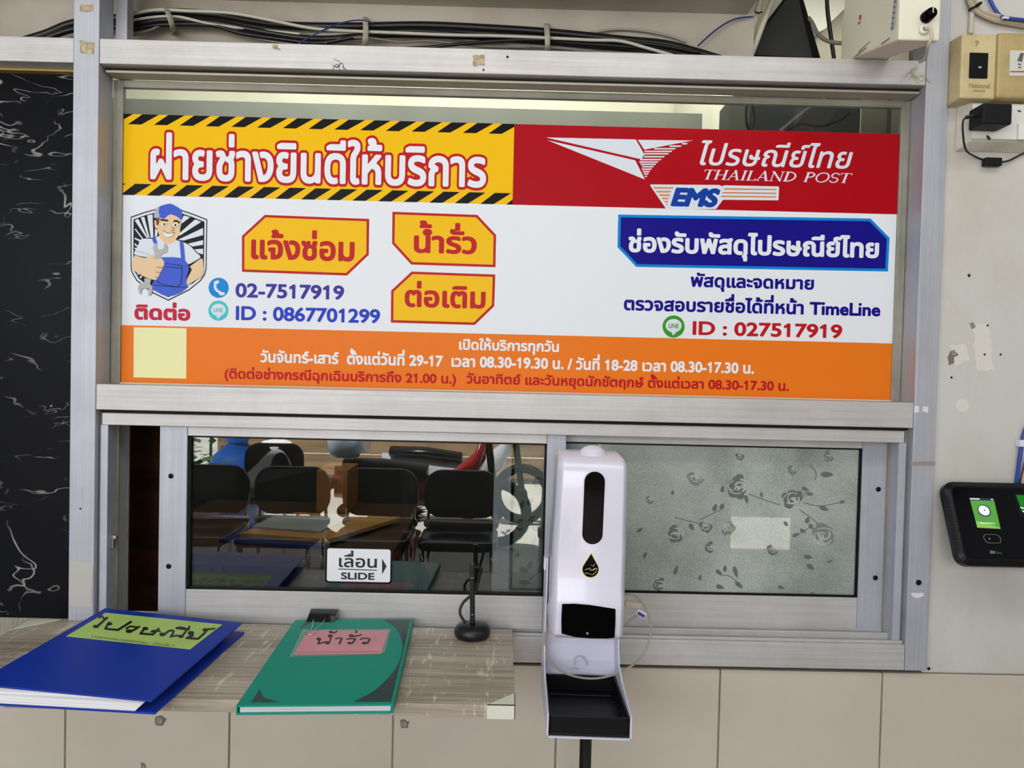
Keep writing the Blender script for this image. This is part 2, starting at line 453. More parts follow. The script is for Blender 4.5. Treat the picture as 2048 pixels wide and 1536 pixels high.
x1 = N('ShaderNodeMath', operation='MAXIMUM'); L(v1.outputs[0], x1.inputs[0]); L(v2.outputs[0], x1.inputs[1])
mu = N('ShaderNodeMath', operation='MAXIMUM'); L(x1.outputs[0], mu.inputs[0]); L(v3.outputs[0], mu.inputs[1])
mc = N('ShaderNodeMix', data_type='RGBA'); mc.inputs['A'].default_value = srgb((20, 21, 25))+(1,); mc.inputs['B'].default_value = srgb((168, 170, 166))+(1,)
L(mu.outputs[0], mc.inputs['Factor']); L(mc.outputs['Result'], b.inputs['Base Color'])
dz0, dz1 = P(60, 1236, .05).z, P(60, 146, .05).z
door = struct('door_1', bx(-1.5, LX0+.012, .05, .085, dz0, dz1), MARB, bevel=.001)
struct('door_head', bx(-1.5, LX0+.01, .04, .09, dz1, ZR0+.001), mat('door_head_brown', (52, 44, 36), .6), door)
struct('door_bead', bx(-1.5, LX0, .034, .05, dz1-.0015, dz1+.002), mat('brass_bead', (190, 160, 96), .4, .6), door)
struct('door_foot', bx(-1.5, LX0+.01, .05, .10, dz0-.28, dz0), ALD, door)

# ---- upper window: posts, rails, beads, fixed glass
win = struct_root('window_1')
struct('post', bx(LX0, LX1, 0, .05, ZB0, ZS), ALZ, win, bevel=.0012)
struct('post', bx(RX0, RX1, 0, .05, ZB0, ZS), ALZ, win, bevel=.0012)
struct('post', bx(P(231, 35, .05).x, P(254, 35, .05).x, .0505, .075, ZR1-.05, ZS), ALZ, win, bevel=.001)
G = .0006
struct('rail', bx(LX1+G, RX0-G, .001, .05, ZR0, ZR1), ALX, win, bevel=.0012)
struct('rail', bx(LX1+G, RX0-G, .001, .05, ZM0, ZM1), ALX, win, bevel=.0012)
struct('rail', bx(LX1+G, RX0-G, .001, .05, ZB0, ZB1), ALX, win, bevel=.0012)
struct('rail', bx(-1.5, LX0-G, .001, .05, ZR0, ZR1), ALX, win, bevel=.0012)
zl0, zl1 = P(205, 144.5, .015).z, P(205, 139.5, .015).z
struct('groove_shade', bx(LX1, RX0, .022, .05, zl1, ZR0), GAPSHADE, win)  # solid dark strip standing in for the shaded groove
bm = bx(LX1+.004, RX0-.003, .015, .0485, zl0, zl1)
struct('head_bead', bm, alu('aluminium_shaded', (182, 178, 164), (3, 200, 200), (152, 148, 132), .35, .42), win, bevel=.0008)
zt = P(240, 174, .05).z
bm = NB(); box(bm, LX1, LX1+.018, .05, .0615, ZM1, zl0); box(bm, RX0-.017, RX0, .05, .0615, ZM1, zl0); struct('glazing_bead', bm, ALD, win, bevel=.0008)
struct('glazing_bead', bx(LX1+.018, RX0-.017, .05, .0615, zt, zl0), alu('aluminium_dull_across', (168, 166, 154), (3, 200, 200), (132, 130, 116), .4, .5), win, bevel=.0008)
struct('glazing_seal', bx(LX1+.018, RX0-.017, .0505, .07, ZM1-.001, ZM1+.0022), mat('pale_seal', (206, 200, 180), .6), win)
struct('glass_pane', bx(LX1+.012, RX0-.012, .056, .061, ZM1-.002, zt+.004), GLASS, win)
# tape residue and screw marks on the aluminium
RESID = mottle(mat('tape_residue', (196, 184, 158), .8), (150, 132, 100), (90, 90, 90), .35, .6)
SCUFF = mat('scuffed_patch', (186, 184, 180), .7)
def blob(pts, seed, jit=1.2):
    rr = random.Random(seed); out = []
    n = len(pts)
    for i in range(n):
        a, b2 = pts[i], pts[(i+1) % n]
        for k in range(5):
            t = k/5; out.append((a[0]+(b2[0]-a[0])*t+rr.uniform(-jit, jit), a[1]+(b2[1]-a[1])*t+rr.uniform(-jit, jit)))
    return out
def patch(name, pts, mt, Y, seed, parent, jit=1.2):
    bm = NB(); strokes_px(bm, [], Y, contours=[blob(pts, seed, jit)], cell=.8); return struct(name, bm, mt, parent)
patch('tape_residue', [(159, 80), (189, 86), (187, 109), (161, 106)], RESID, -.0006, 1, win)
patch('tape_residue', [(158, 10), (186, 9), (186, 22), (160, 24)], RESID, -.0006, 2, win)
patch('tape_residue', [(945, 110), (968, 110), (970, 131), (946, 131)], RESID, .0004, 3, win, 2)
patch('tape_residue', [(545, 86), (554, 90), (562, 101), (544, 97)], RESID, .0004, 4, win)
patch('tape_residue', [(140, 1120), (186, 1126), (184, 1215), (139, 1212)], SCUFF, -.0006, 5, win, 2)
patch('tape_residue', [(1618, 816), (1660, 816), (1655, 838), (1616, 836)], SCUFF, .0004, 6, win, 2)
patch('tape_residue', [(1822, 1186), (1848, 1186), (1846, 1193), (1834, 1197), (1824, 1192)], mat('white_tape', (226, 222, 232), .6), -.0006, 7, win, .6)
patch('tape_residue', [(1822, 923), (1871, 923), (1871, 931), (1822, 931)], mat('brown_tape', (150, 140, 134), .6), -.0006, 8, win, .8)
patch('tape_residue', [(1828, 812), (1838, 812), (1838, 824), (1828, 826)], mat('white_tape', (226, 222, 232), .6), -.0006, 9, win, .8)
patch('tape_residue', [(1845, 813), (1856, 813), (1856, 825), (1846, 824)], mat('white_tape', (226, 222, 232), .6), -.0006, 10, win, .8)
def plug(px, py, Y, r, parent, name='screw_plug'):
    p = P(px, py, Y); bm = lathe(NB(), [(r, -.0008), (r*.95, -.0012), (r*.3, -.0014)], 20, p, 'Y')
    return struct(name, bm, BLACK, parent)
for px, py, r in ((1015, 114, .0022), (967, 140, .0018), (1837, 1165, .0052), (161, 1017, .0016), (1857, 1337, .003)): plug(px, py, 0 if px > 1800 or px < 200 else .001, r, win, 'screw_hole')
bm = NB()
for q in ([(1812, 152), (1822, 143), (1832, 156), (1845, 150), (1858, 160)], [(1818, 160), (1830, 150), (1842, 162), (1850, 158), (1862, 166)], [(1824, 138), (1826, 150), (1838, 166)]): tube(bm, [P(x, y, -.0012) for x, y in q], .0005, 6, n=5)
struct('loose_thread', bm, mat('thread_beige', (196, 178, 140), .7), win)
bm = NB()
for q in ([(668, 118), (680, 124), (676, 134), (664, 130)], [(672, 136), (684, 126), (688, 140)], [(664, 140), (674, 128), (680, 142)], [(684, 132), (694, 140)]): tube(bm, [P(x, y, .0002) for x, y in q], .0004, 6, n=5)
struct('loose_thread', bm, mat('thread_dark', (60, 58, 54), .7), win)
# ---- lower window: track, jambs and two sashes
trk = struct_root('window_2')
hz1, hz0 = P(1020, 844, .01).z, P(1020, 868, .01).z
struct('head_gap_shade', bx(LX1, RX0, .02, .09, hz1, ZM0), GAPSHADE, trk)  # solid dark fill standing in for the shaded gap over the track
hx0, hx1 = P(204, 840, .01).x, P(1809, 872, .01).x
struct('head_track', bx(hx0, hx1, .01, .09, hz0, hz1), ALX, trk, bevel=.001)
zsill = ZB1
jl0, jl1 = P(199, 1020, .012).x, P(214.5, 1020, .012).x
jr0, jr1 = P(1791.5, 1080, .012).x, P(1806.5, 1080, .012).x
OLIVE = alu('aluminium_olive_shade', (164, 158, 138), (200, 200, 4), (126, 120, 98), .3, .5)  # olive tone paints in the shade inside the jambs
struct('jamb', bx(jl0, jl1, .012, .088, zsill, hz0), ALZ, trk, bevel=.0008)
struct('jamb', bx(jr0, jr1, .012, .088, zsill, hz0), ALZ, trk, bevel=.0008)
bm = NB(); box(bm, LX1, jl0, .02, .088, zsill, hz1); box(bm, jr1, RX0, .02, .088, zsill, hz1)
struct('jamb_filler', bm, OLIVE, trk)
bm = NB()
for x0, x1, s in ((jl1, jl1+.0025, 1), (jr0-.0025, jr0, -1)):
    for ya in (.046, .084): box(bm, x0, x1, ya, ya+.004, zsill, hz0)
struct('jamb_ridge', bm, OLIVE, trk)
lt = P(226, 1072, .03)
bm = bx(jl1, jl1+.010, .024, .036, lt.z-.004, lt.z+.002); box(bm, jl1, jl1+.004, .026, .034, lt.z-.022, lt.z-.004)
struct('latch', bm, mat('worn_steel', (176, 172, 162), .35, .8), trk, bevel=.0008)
bm = bx(LX1+.001, RX0-.001, .002, .09, zsill-.02, zsill+.001)
for ya in (.008, .0285, .0475, .0625): box(bm, jl1*.0+LX1+.002, RX0-.002, ya, ya+.0035, zsill+.001, zsill+(.006 if ya < .01 else .013))
struct('sill_track', bm, ALX, trk, bevel=.0006)

def sash(name, Y, xs4, zs4, top_in=.0):
    """frame of one sash: xs4 = outer/inner columns, zs4 = outer/inner heights"""
    x0, x1, x2, x3 = xs4; z0, z1, z2, z3 = zs4; D = .020
    r = struct_root(name)
    struct('stile', bx(x0, x1, Y, Y+D, z0, z3), ALZ, r, bevel=.001)
    struct('stile', bx(x2, x3, Y, Y+D, z0, z3), ALZ, r, bevel=.001)
    struct('sash_rail', bx(x1+.0004, x2-.0004, Y+.0006, Y+D, z2, z3), ALX, r, bevel=.001)
    struct('sash_rail', bx(x1+.0004, x2-.0004, Y+.0006, Y+D, z0, z1), ALX, r, bevel=.001)
    bm = NB(); g = .0035; ya, yb = Y+.003, Y+.016
    box(bm, x1, x1+g*1.6, ya, yb, z1, z2); box(bm, x2-g, x2, ya, yb, z1, z2); box(bm, x1, x2, ya, yb, z2-g*.8, z2); box(bm, x1, x2, ya, yb, z1, z1+g*.9)
    struct('gasket', bm, BLACK, r)
    return r
zb_s = zsill+.0135
S1 = [P(317.5, 1040, .018).x, P(372.5, 1040, .018).x, P(1090, 1060, .018).x, P(1128, 1060, .018).x]
Z1 = [zb_s-.004, P(730, 1186, .018).z, P(730, 879.5, .018).z, hz0-.0005]
w3 = sash('window_3', .018, S1, Z1)
struct('glass_pane', bx(S1[1]-.004, S1[2]+.004, .027, .031, Z1[1]-.004, Z1[2]+.004), GLASS2, w3)
plug(342, 952, .018, .0048, w3); plug(337.5, 1132.5, .018, .0048, w3)
S2 = [P(986, 1030, .050).x, P(1021, 1030, .050).x, P(1720, 1070, .050).x, P(1777.5, 1070, .050).x]
Z2 = [zb_s-.004, P(1530, 1192, .050).z, P(1425, 890.5, .050).z, hz0-.0005]
w4 = sash('window_4', .050, S2, Z2)
plug(1756.5, 978.5, .050, .0048, w4); plug(1750.5, 1155.5, .050, .0048, w4)
# frosted flower film pane
FROST = bpy.data.materials.new('frosted_film'); FROST.use_nodes = True
nt, N, L, b = nodes(FROST)
b.inputs['Base Color'].default_value = srgb((150, 160, 155))+(1,); b.inputs['Roughness'].default_value = .6; b.inputs['Alpha'].default_value = .86
b.inputs['Coat Weight'].default_value = 1.0; b.inputs['Coat Roughness'].default_value = .0; b.inputs['Coat IOR'].default_value = 1.6
tc = N('ShaderNodeTexCoord'); n1 = N('ShaderNodeTexNoise', Scale=420.0, Detail=3.0); L(tc.outputs['Object'], n1.inputs['Vector'])
n2 = N('ShaderNodeTexNoise', Scale=9.0, Detail=3.0); L(tc.outputs['Object'], n2.inputs['Vector'])
ad = N('ShaderNodeMath', operation='ADD'); L(n1.outputs[0], ad.inputs[0]); L(n2.outputs[0], ad.inputs[1])
hf = N('ShaderNodeMath', operation='MULTIPLY'); hf.inputs[1].default_value = .5; L(ad.outputs[0], hf.inputs[0])
rp = N('ShaderNodeValToRGB'); rp.color_ramp.elements[0].position = .38; rp.color_ramp.elements[1].position = .62
rp.color_ramp.elements[0].color = srgb((138, 148, 141))+(1,); rp.color_ramp.elements[1].color = srgb((186, 194, 188))+(1,)
L(hf.outputs[0], rp.inputs[0]); L(rp.outputs[0], b.inputs['Base Color'])
struct('frosted_pane', bx(S2[1]-.004, S2[2]+.004, .059, .063, Z2[1]-.004, Z2[2]+.004), FROST, w4)
# printed roses and leaves on the film
def leaf2(cx, cy, ln, wd, ang):
    a = math.radians(ang); out = []
    for k in range(12):
        t = k/12*2*math.pi; u = math.cos(t)*ln/2; v = math.sin(t)*wd/2*(1-.35*math.cos(t))*(abs(math.sin(t))**.3)
        out.append((cx+u*math.cos(a)-v*math.sin(a), cy+u*math.sin(a)+v*math.cos(a)))
    return out
def petals2(cx, cy, r, rot):
    out = []
    for k in range(4):
        a = math.radians(rot+k*62); q = .78 if k % 2 else .62
        px_, py_ = cx+r*q*math.cos(a)*.75, cy+r*q*math.sin(a)*.75
        out.append([(px_+r*.46*math.cos(t)*(1+.16*math.cos(3*t+k)), py_+r*.5*math.sin(t)*(1+.12*math.sin(2*t+k))) for t in [q2*2*math.pi/14 for q2 in range(14)]])
    return out
def rose2(cx, cy, r, rot):
    st = []
    for k, (q, sp) in enumerate(((.86, 120), (.70, 150), (.62, 120), (.44, 210), (.30, 200), (.16, 280))):
        a0 = rot+40+k*151; ox, oy = r*.16*math.cos(k*2.3+rot), r*.14*math.sin(k*1.7+rot); e = .72+.2*math.sin(k*2.9+rot)
        st.append(([(cx+ox+r*q*math.cos(math.radians(a0+sp*t/9)), cy+oy+r*q*e*math.sin(math.radians(a0+sp*t/9))) for t in range(10)], r*(.07 if k % 2 else .04)))
    return st
roses = [(1391, 957, 17, 20), (1478, 975, 25, 80), (1585, 1000, 22, 140), (1645, 1071, 25, 200), (1352, 1068, 18, 60), (1412, 1052, 14, 10), (1456, 1056, 15, 300), (1420, 1095, 12, 90),
         (1585, 940, 10, 40), (1658, 912, 12, 60), (1480, 912, 9, 10), (1073, 1046, 17, 30), (1078, 970, 16, 200), (1320, 1170, 14, 100), (1545, 1100, 12, 33), (1300, 1000, 9, 33), (1040, 1050, 12, 90)]
leaves = [(1654, 949, 26, 11, 0), (1610, 978, 14, 8, 20), (1620, 988, 14, 7, 5), (1648, 1017, 20, 9, 20), (1685, 1004, 12, 6, -10), (1445, 978, 14, 8, -80), (1493, 999, 18, 8, 80), (1523, 990, 12, 6, 70),
          (1430, 1015, 17, 9, -70), (1444, 1013, 14, 9, -60), (1615, 1040, 14, 9, -70), (1622, 1053, 12, 8, 60), (1592, 1070, 16, 7, -20), (1606, 1062, 14, 7, 30), (1383, 1054, 16, 9, 60), (1572, 1048, 12, 7, 50),
          (1438, 1145, 16, 8, 40), (1450, 1137, 14, 8, -80), (1471, 1144, 24, 9, 75), (1440, 1174, 18, 9, 15), (1478, 1170, 20, 9, 40), (1616, 1114, 19, 9, 10), (1621, 1134, 18, 10, 35), (1562, 1175, 14, 8, 20), (1625, 1187, 9, 6, 0),
          (1352, 1140, 20, 8, -70), (1400, 1155, 12, 7, -80), (1345, 985, 10, 6, -80), (1660, 1123, 12, 5, -20), (1290, 1110, 14, 7, -60), (1280, 1060, 14, 7, -30),
          (1043, 1010, 20, 11, -60), (1060, 1003, 18, 10, -50), (1083, 1070, 20, 12, 60), (1068, 1083, 18, 11, -70), (1048, 1140, 20, 11, 20), (1060, 1130, 18, 10, -70), (1082, 1135, 26, 10, -70), (1050, 1165, 24, 10, 10), (1042, 1050, 15, 8, 60), (1035, 1110, 12, 7, -60)]
stems = [[(1498, 988), (1530, 1000), (1560, 1010)], [(1608, 1005), (1640, 1012), (1685, 1004)], [(1600, 1020), (1625, 1038), (1642, 1055)], [(1598, 1068), (1612, 1060), (1624, 1050)], [(1600, 1003), (1612, 985), (1618, 980)],
         [(1400, 1040), (1420, 1030), (1440, 1020)], [(1440, 1150), (1458, 1152), (1478, 1168)], [(1040, 1178), (1065, 1155), (1085, 1140)], [(1050, 1140), (1065, 1135)], [(1350, 1035), (1390, 1045), (1412, 1050)], [(1620, 930), (1632, 945), (1630, 960)]]
PR = mat('film_print', (104, 110, 106), .6, alpha=.8); PR2 = mat('film_print_pale', (186, 194, 189), .6, alpha=.8); PR3 = mat('film_print_mid', (134, 140, 136), .6, alpha=.6)
for k, q in enumerate(roses):
    bm = NB(); strokes_px(bm, [], .0587, contours=petals2(*q), cell=.9); struct('flower_print', bm, PR if k % 3 else PR3, w4)
    bm = NB(); strokes_px(bm, rose2(*q), .0584, cell=.6); struct('petal_print', bm, PR2, w4)
for q in leaves: 
    bm = NB(); strokes_px(bm, [], .0586, contours=[leaf2(*q)], cell=.9); struct('leaf_print', bm, PR, w4)
for q in stems:
    bm = NB(); strokes_px(bm, [([tuple(v[:2]) for v in smoothpath([(a, c, 0) for a, c in q], 5)], .9)], .0588, cell=.8); struct('stem_print', bm, PR, w4)
# plug holes and repairs of the plaster, old fixings of the tiles
wr = bpy.data.objects['wall_right']; wf = bpy.data.objects['wall_front']
PLUGR = mat('plug_grey', (150, 146, 140), .7); HOLE = mat('hole_dark', (40, 36, 32), .9); CHIP = mat('chipped_plaster', (120, 112, 100), .9)
def ringplug(px, py, Y, r, parent, brown=None, seed=0):
    if brown:
        bm = NB(); strokes_px(bm, [], Y-.0004, contours=[blob(brown, seed, 1)], cell=.8); struct('chipped_spot', bm, CHIP, parent)
    p = P(px, py, Y); bm = lathe(NB(), [(r, -.0002), (r, -.0018), (r*.55, -.0022), (r*.5, -.0009), (.0002, -.0008)], 18, p, 'Y'); 
    struct('wall_plug', bm, PLUGR, parent)
ringplug(1945, 651, .012, .004, wr, [(1939, 647), (1946, 645), (1951, 655), (1944, 657)], 3)
for px, py in ((1975, 651), (1969, 709), (2001, 709), (1903, 755)):
    p = P(px, py, .012); struct('screw_hole', lathe(NB(), [(.0022, -.0002), (.0018, -.0006)], 14, p, 'Y'), HOLE, wr)
ringplug(1907, 707, .012, .0045, wr, [(1900, 704), (1908, 699), (1917, 710), (1908, 715), (1907, 727), (1898, 731), (1895, 715)], 4)
struct('screw_hole', lathe(NB(), [(.003, -.0002), (.0025, -.0006)], 14, P(1938, 551, .012), 'Y'), HOLE, wr)
bm = NB(); strokes_px(bm, [], .0115, contours=[blob(disc2(1925, 811, 14, n=8), 5, .6)], cell=.9); struct('plaster_spot', bm, mat('fresh_filler', (214, 212, 204), .9), wr)
for i, q in enumerate(([(1945, 645), (1978, 648), (1982, 690), (1990, 740), (1955, 745), (1948, 690)], [(1898, 690), (1930, 688), (1938, 720), (1912, 730)])):
    bm = NB(); strokes_px(bm, [], .0117, contours=[blob(q, 20+i, 3)], cell=1.2); struct('plaster_spot', bm, mat('fresh_filler', (214, 212, 204), .9), wr)
ringplug(320, 1441, .012, .006, wf, [(310, 1434), (322, 1430), (333, 1438), (326, 1452), (310, 1450)], 6)
ringplug(809, 1448, .012, .0055, wf, [(800, 1441), (808, 1438), (818, 1444), (816, 1457), (802, 1456)], 7)
ringplug(287, 1533, .012, .004, wf, [(281, 1525), (290, 1527), (292, 1536), (283, 1536)], 8)
# ================================================================== THINGS ON THE WINDOW
YS = .0545
# ---- printed banner stuck on the fixed glass
def gloss(name, rgb): return mat(name, rgb, .30, spec=.09)
C_Y = gloss('print_yellow', (238, 188, 12)); C_R = gloss('print_red', (168, 10, 24)); C_W = gloss('print_white', (226, 231, 238)); C_O = gloss('print_orange', (230, 120, 32))
C_K = gloss('print_black', (18, 17, 20)); C_NAVY = gloss('print_navy', (24, 18, 132)); C_SKY = gloss('print_sky_blue', (14, 132, 214)); C_TXT = gloss('print_dark_red', (184, 26, 34))
C_TEAL = gloss('print_teal', (70, 194, 200)); C_GRN = gloss('print_green', (58, 150, 44)); C_CREAM = gloss('print_pale_yellow', (232, 232, 176)); C_BL = gloss('print_denim', (64, 92, 206))
C_SKIN = gloss('print_skin', (226, 196, 156)); C_GREY = gloss('print_grey', (176, 178, 180)); C_ID = gloss('print_blue', (38, 62, 190)); C_EMS = gloss('print_ems_blue', (20, 62, 160)); C_OR2 = gloss('print_bronze', (206, 138, 80))
C_PK = gloss('print_crimson', (190, 30, 62)); C_LT = gloss('print_near_white', (214, 222, 232)); C_HAIR = gloss('print_brown', (120, 62, 44))
bz1 = (P(247, 228, YS).z+P(1805, 268, YS).z)/2; bz0 = (P(243, 766, YS).z+P(1783, 803, YS).z)/2
bx0, bx1 = P(245, 497, YS).x, P(1794, 535, YS).x; bxm = P(1027, 320, YS).x
zw = (P(620, 399, YS).z+P(1798, 429, YS).z)/2; zo = (P(243, 649, YS).z+P(1785, 688, YS).z)/2
ban = thing('banner', 'wide printed banner in yellow, red, white and orange stuck on the upper window glass', 'banner', ((bx0+bx1)/2, YS, bz0))
def rect(name, x0, x1, z0, z1, y, mt):
    bm = NB(); box(bm, x0, x1, y, YS+.0007, z0, z1); return obj(name, bm, mt, ban)
rect('white_panel', bx0, bx1, zo, zw, YS, C_W)
rect('yellow_panel', bx0, bxm, zw, bz1, YS, C_Y)
rect('red_panel', bxm, bx1, zw, bz1, YS, C_R)
rect('orange_panel', bx0, bx1, bz0, zo, YS, C_O)
# hazard stripes of the yellow panel
per = .0481
for zt_, zb_ in ((bz1, bz1-.0190), (zw+.0212, zw)):
    top = zt_ == bz1; bm = NB()
    for k in range(-1, 18):
        a = bx0+.0345+per*k+(0 if top else -.012); sl = .0265; wd = .0305
        pts = [(a, zt_), (a+wd, zt_), (a+wd-sl-.006, zb_), (a-sl, zb_)]
        # clip to the panel
        out = []
        for (xa, za), (xb, zb2) in zip(pts, pts[1:]+pts[:1]):
            for lim, s in ((bx0, 1), (bxm, -1)): pass
        def clip(pp, lim, s):
            o = []
            for i in range(len(pp)):
                p, q = pp[i-1], pp[i]; ip, iq = (p[0]-lim)*s >= 0, (q[0]-lim)*s >= 0
                if ip != iq:
                    t = (lim-p[0])/(q[0]-p[0]); o.append((lim, p[1]+(q[1]-p[1])*t))
                if iq: o.append(q)
            return o
        pts = clip(clip(pts, bx0, 1), bxm, -1) if len(pts) > 2 else []
        if len(pts) > 2:
            f = bm.faces.new([bm.verts.new((x, YS-.0003, z)) for x, z in pts])
    obj('hazard_stripes', bm, C_K, ban)
def T(name, s, L, R, T_, B, mt, lv=.03, dy=.0004, **kw):
    return sheet_text(name, s, L, R, T_, B, YS, mt, ban, level=lv, dy=dy, **kw)
hd = 'ฝ่ายช่างยินดีให้บริการ'
T('headline_outline', hd, 301, 973, (342, 265), (955, 376), C_TXT, .082, .0003, cell=1/34, ref=.028)
T('headline', hd, 301, 973, (342, 265), (955, 376), C_W, .028, .0006, cell=1/44)
# plates
def plate(name, pts, sc, ox, oy, inset, m0, m1):
    p = zoomed(pts, sc, ox, oy); bm = NB(); poly(bm, p, YS-.0003, 0)
    cx = sum(a for a, b in p)/len(p); n = len(p); q = []
    for i in range(n):
        a, b2, c = np.array(p[i-1]), np.array(p[i]), np.array(p[(i+1) % n])
        u, v = (b2-a)/np.linalg.norm(b2-a), (c-b2)/np.linalg.norm(c-b2)
        nu, nv = np.array([-u[1], u[0]]), np.array([-v[1], v[0]])
        q.append(tuple(b2+(nu+nv)*inset/(1+np.dot(nu, nv))))
    poly(bm, q, YS-.0006, 1)
    return obj(name, bm, [m0, m1], ban)
plate('plate', [(945, 305), (1115, 148), (1893, 178), (1890, 445), (1728, 600), (945, 572)], 3.7236, 230, 390, 5, C_TXT, C_Y)
plate('plate', [(130, 125), (762, 148), (902, 298), (897, 538), (270, 518), (127, 362)], 3.7236, 750, 390, 5, C_TXT, C_Y)
plate('plate', [(120, 712), (272, 570), (896, 592), (888, 828), (743, 968), (118, 950)], 3.7236, 750, 390, 5, C_TXT, C_Y)
plate('plate', [(115, 123), (1705, 148), (1825, 270), (1815, 482), (228, 453), (110, 328)], 3.151, 1200, 390, 5.5, C_SKY, C_NAVY)
T('plate_lettering', 'แจ้งซ่อม', 502.6, 709.5, (560, 459), (695, 523.5), C_TXT, .034, .0009, cell=1/44)
T('plate_lettering', 'น้ำรั่ว', 828, 954, (855, 441), (940, 509), C_TXT, .034, .0009, cell=1/44)
T('plate_lettering', 'ต่อเติม', 809.6, 971.5, (842, 562), (965, 618), C_TXT, .034, .0009, cell=1/44)
T('plate_lettering', 'ช่องรับพัสดุไปรษณีย์ไทย', 1256.5, 1758, (1275, 457), (1490, 523), C_W, .038, .0009, cell=1/40)
T('lettering', 'พัสดุและจดหมาย', 1381, 1628, (1401, 545), (1446, 584), C_NAVY, .036)
T('lettering', 'ตรวจสอบรายชื่อได้ที่หน้า TimeLine', 1247.6, 1761, (1462, 588), (1750, 633), C_NAVY, .036)
T('lettering', 'ID : 027517919', 1385, 1684.6, (1390, 642), (1676, 677), C_TXT, .03)
T('lettering', 'ติดต่อ', 269, 381, (351, 605), (376, 642), C_PK, .045)
T('lettering', '02-7517919', 471, 688.4, (480, 566), (684, 600), gloss('print_indigo', (58, 52, 152)), .03)
T('lettering', 'ID : 0867701299', 471.7, 760.4, (474, 611.6), (754, 647), C_ID, .03)
T('lettering', 'เปิดให้บริการทุกวัน', 918, 1118, (962, 675), (1068, 710), C_W, .034)
T('lettering', 'วันจันทร์-เสาร์  ตั้งแต่วันที่ 29-17  เวลา 08.30-19.30 น. / วันที่ 18-28 เวลา 08.30-17.30 น.', 521, 1508.5, (705, 697), (1506, 748), C_W, .034, cell=1/32)
T('lettering', '(ติดต่อช่างกรณีฉุกเฉินบริการถึง 21.00 น.)', 449, 912.5, (466, 733), (637, 768), C_TXT, .034, cell=1/32)
T('lettering', 'วันอาทิตย์ และวันหยุดนักขัตฤกษ์ ตั้งแต่เวลา 08.30-17.30 น.', 932.5, 1578, (1297, 748), (1245, 781), C_TXT, .034, cell=1/32)
# blank square left where the code was
bm = NB(); poly(bm, zoomed([(140, 985), (533, 992), (530, 1368), (138, 1358)], 3.7236, 230, 390), YS-.0003); obj('pale_square', bm, C_CREAM, ban)
# round icons
def icon(name, cx, cy, r, mt, bubble, txt=None):
    bm = NB(); poly(bm, disc2(cx, cy, r), YS-.0003)
    obj(name, bm, mt, ban)
    bm = NB()
    if bubble:
        strokes_px(bm, [], YS-.0006, contours=[disc2(cx, cy-r*.08, r*.72, r*.60)], cell=.5)
        poly(bm, [(cx-r*.25, cy+r*.40), (cx+r*.35, cy+r*.40), (cx-r*.05, cy+r*.82)], YS-.00061)
    else:
        pts = [(cx-r*.28+.0, cy-r*.5), (cx-r*.36, cy-r*.1), (cx-r*.18, cy+r*.25), (cx+r*.25, cy+r*.55)]
        sm = [tuple(v[:2]) for v in smoothpath([(a, b2, 0) for a, b2 in pts], 6)]
        strokes_px(bm, [(sm, r*.13), ([(cx-r*.34, cy-r*.5), (cx-r*.1, cy-r*.58)], r*.15), ([(cx+r*.22, cy+r*.62), (cx+r*.46, cy+r*.58)], r*.15)], YS-.0006, cell=.5)
    obj(name+'_mark', bm, C_LT, ban)
    if txt: T(name+'_lettering', txt, cx-r*.46, cx+r*.46, (cx, cy-r*.26), (cx, cy+r*.16), mt, .02, .0009)
icon('phone_icon', 437.3, 575.5, 20.2, C_SKY, False)
icon('chat_icon', 436.8, 621.2, 20.2, C_TEAL, True, 'LINE')
icon('chat_icon', 1347.2, 653, 22.2, C_GRN, True, 'LINE')
# paper-plane emblem
bm = NB(); Z2_ = lambda q: zoomed(q, 2.9257, 650, 0)
poly(bm, Z2_([(1292, 804), (1818, 816), (1850, 870), (1868, 905), (1866, 918), (1852, 929), (1832, 928)]), YS-.0003)
poly(bm, Z2_([(1300, 820), (1815, 938), (1872, 1050)]), YS-.0003)
poly(bm, [(1275.6, 279.6), (1385.6, 281), (1288.5, 299.4)], YS-.0003)
for y, x0, x1 in ((95, 428, 470), (112, 342, 428), (130, 235, 388), (148, 168, 364), (165, 166, 340), (185, 156, 312), (205, 138, 290), (222, 132, 268), (238, 142, 252), (255, 152, 236), (272, 150, 222), (289, 158, 209), (305, 164, 200), (322, 172, 190)):
    a, b2, c = 1240+x0/3.471, 1240+x1/3.471, 260+y/3.471
    poly(bm, [(a, c-1.3), (b2, c-1.3), (b2-2.2, c+1.5), (a+1, c+1.5)], YS-.0003)
obj('plane_emblem', bm, C_LT, ban)
T('emblem_lettering', 'ไปรษณีย์ไทย', 1400, 1706, (1410, 280.5), (1690, 338), C_LT, .014, .0004, shear=.24, cell=1/40)
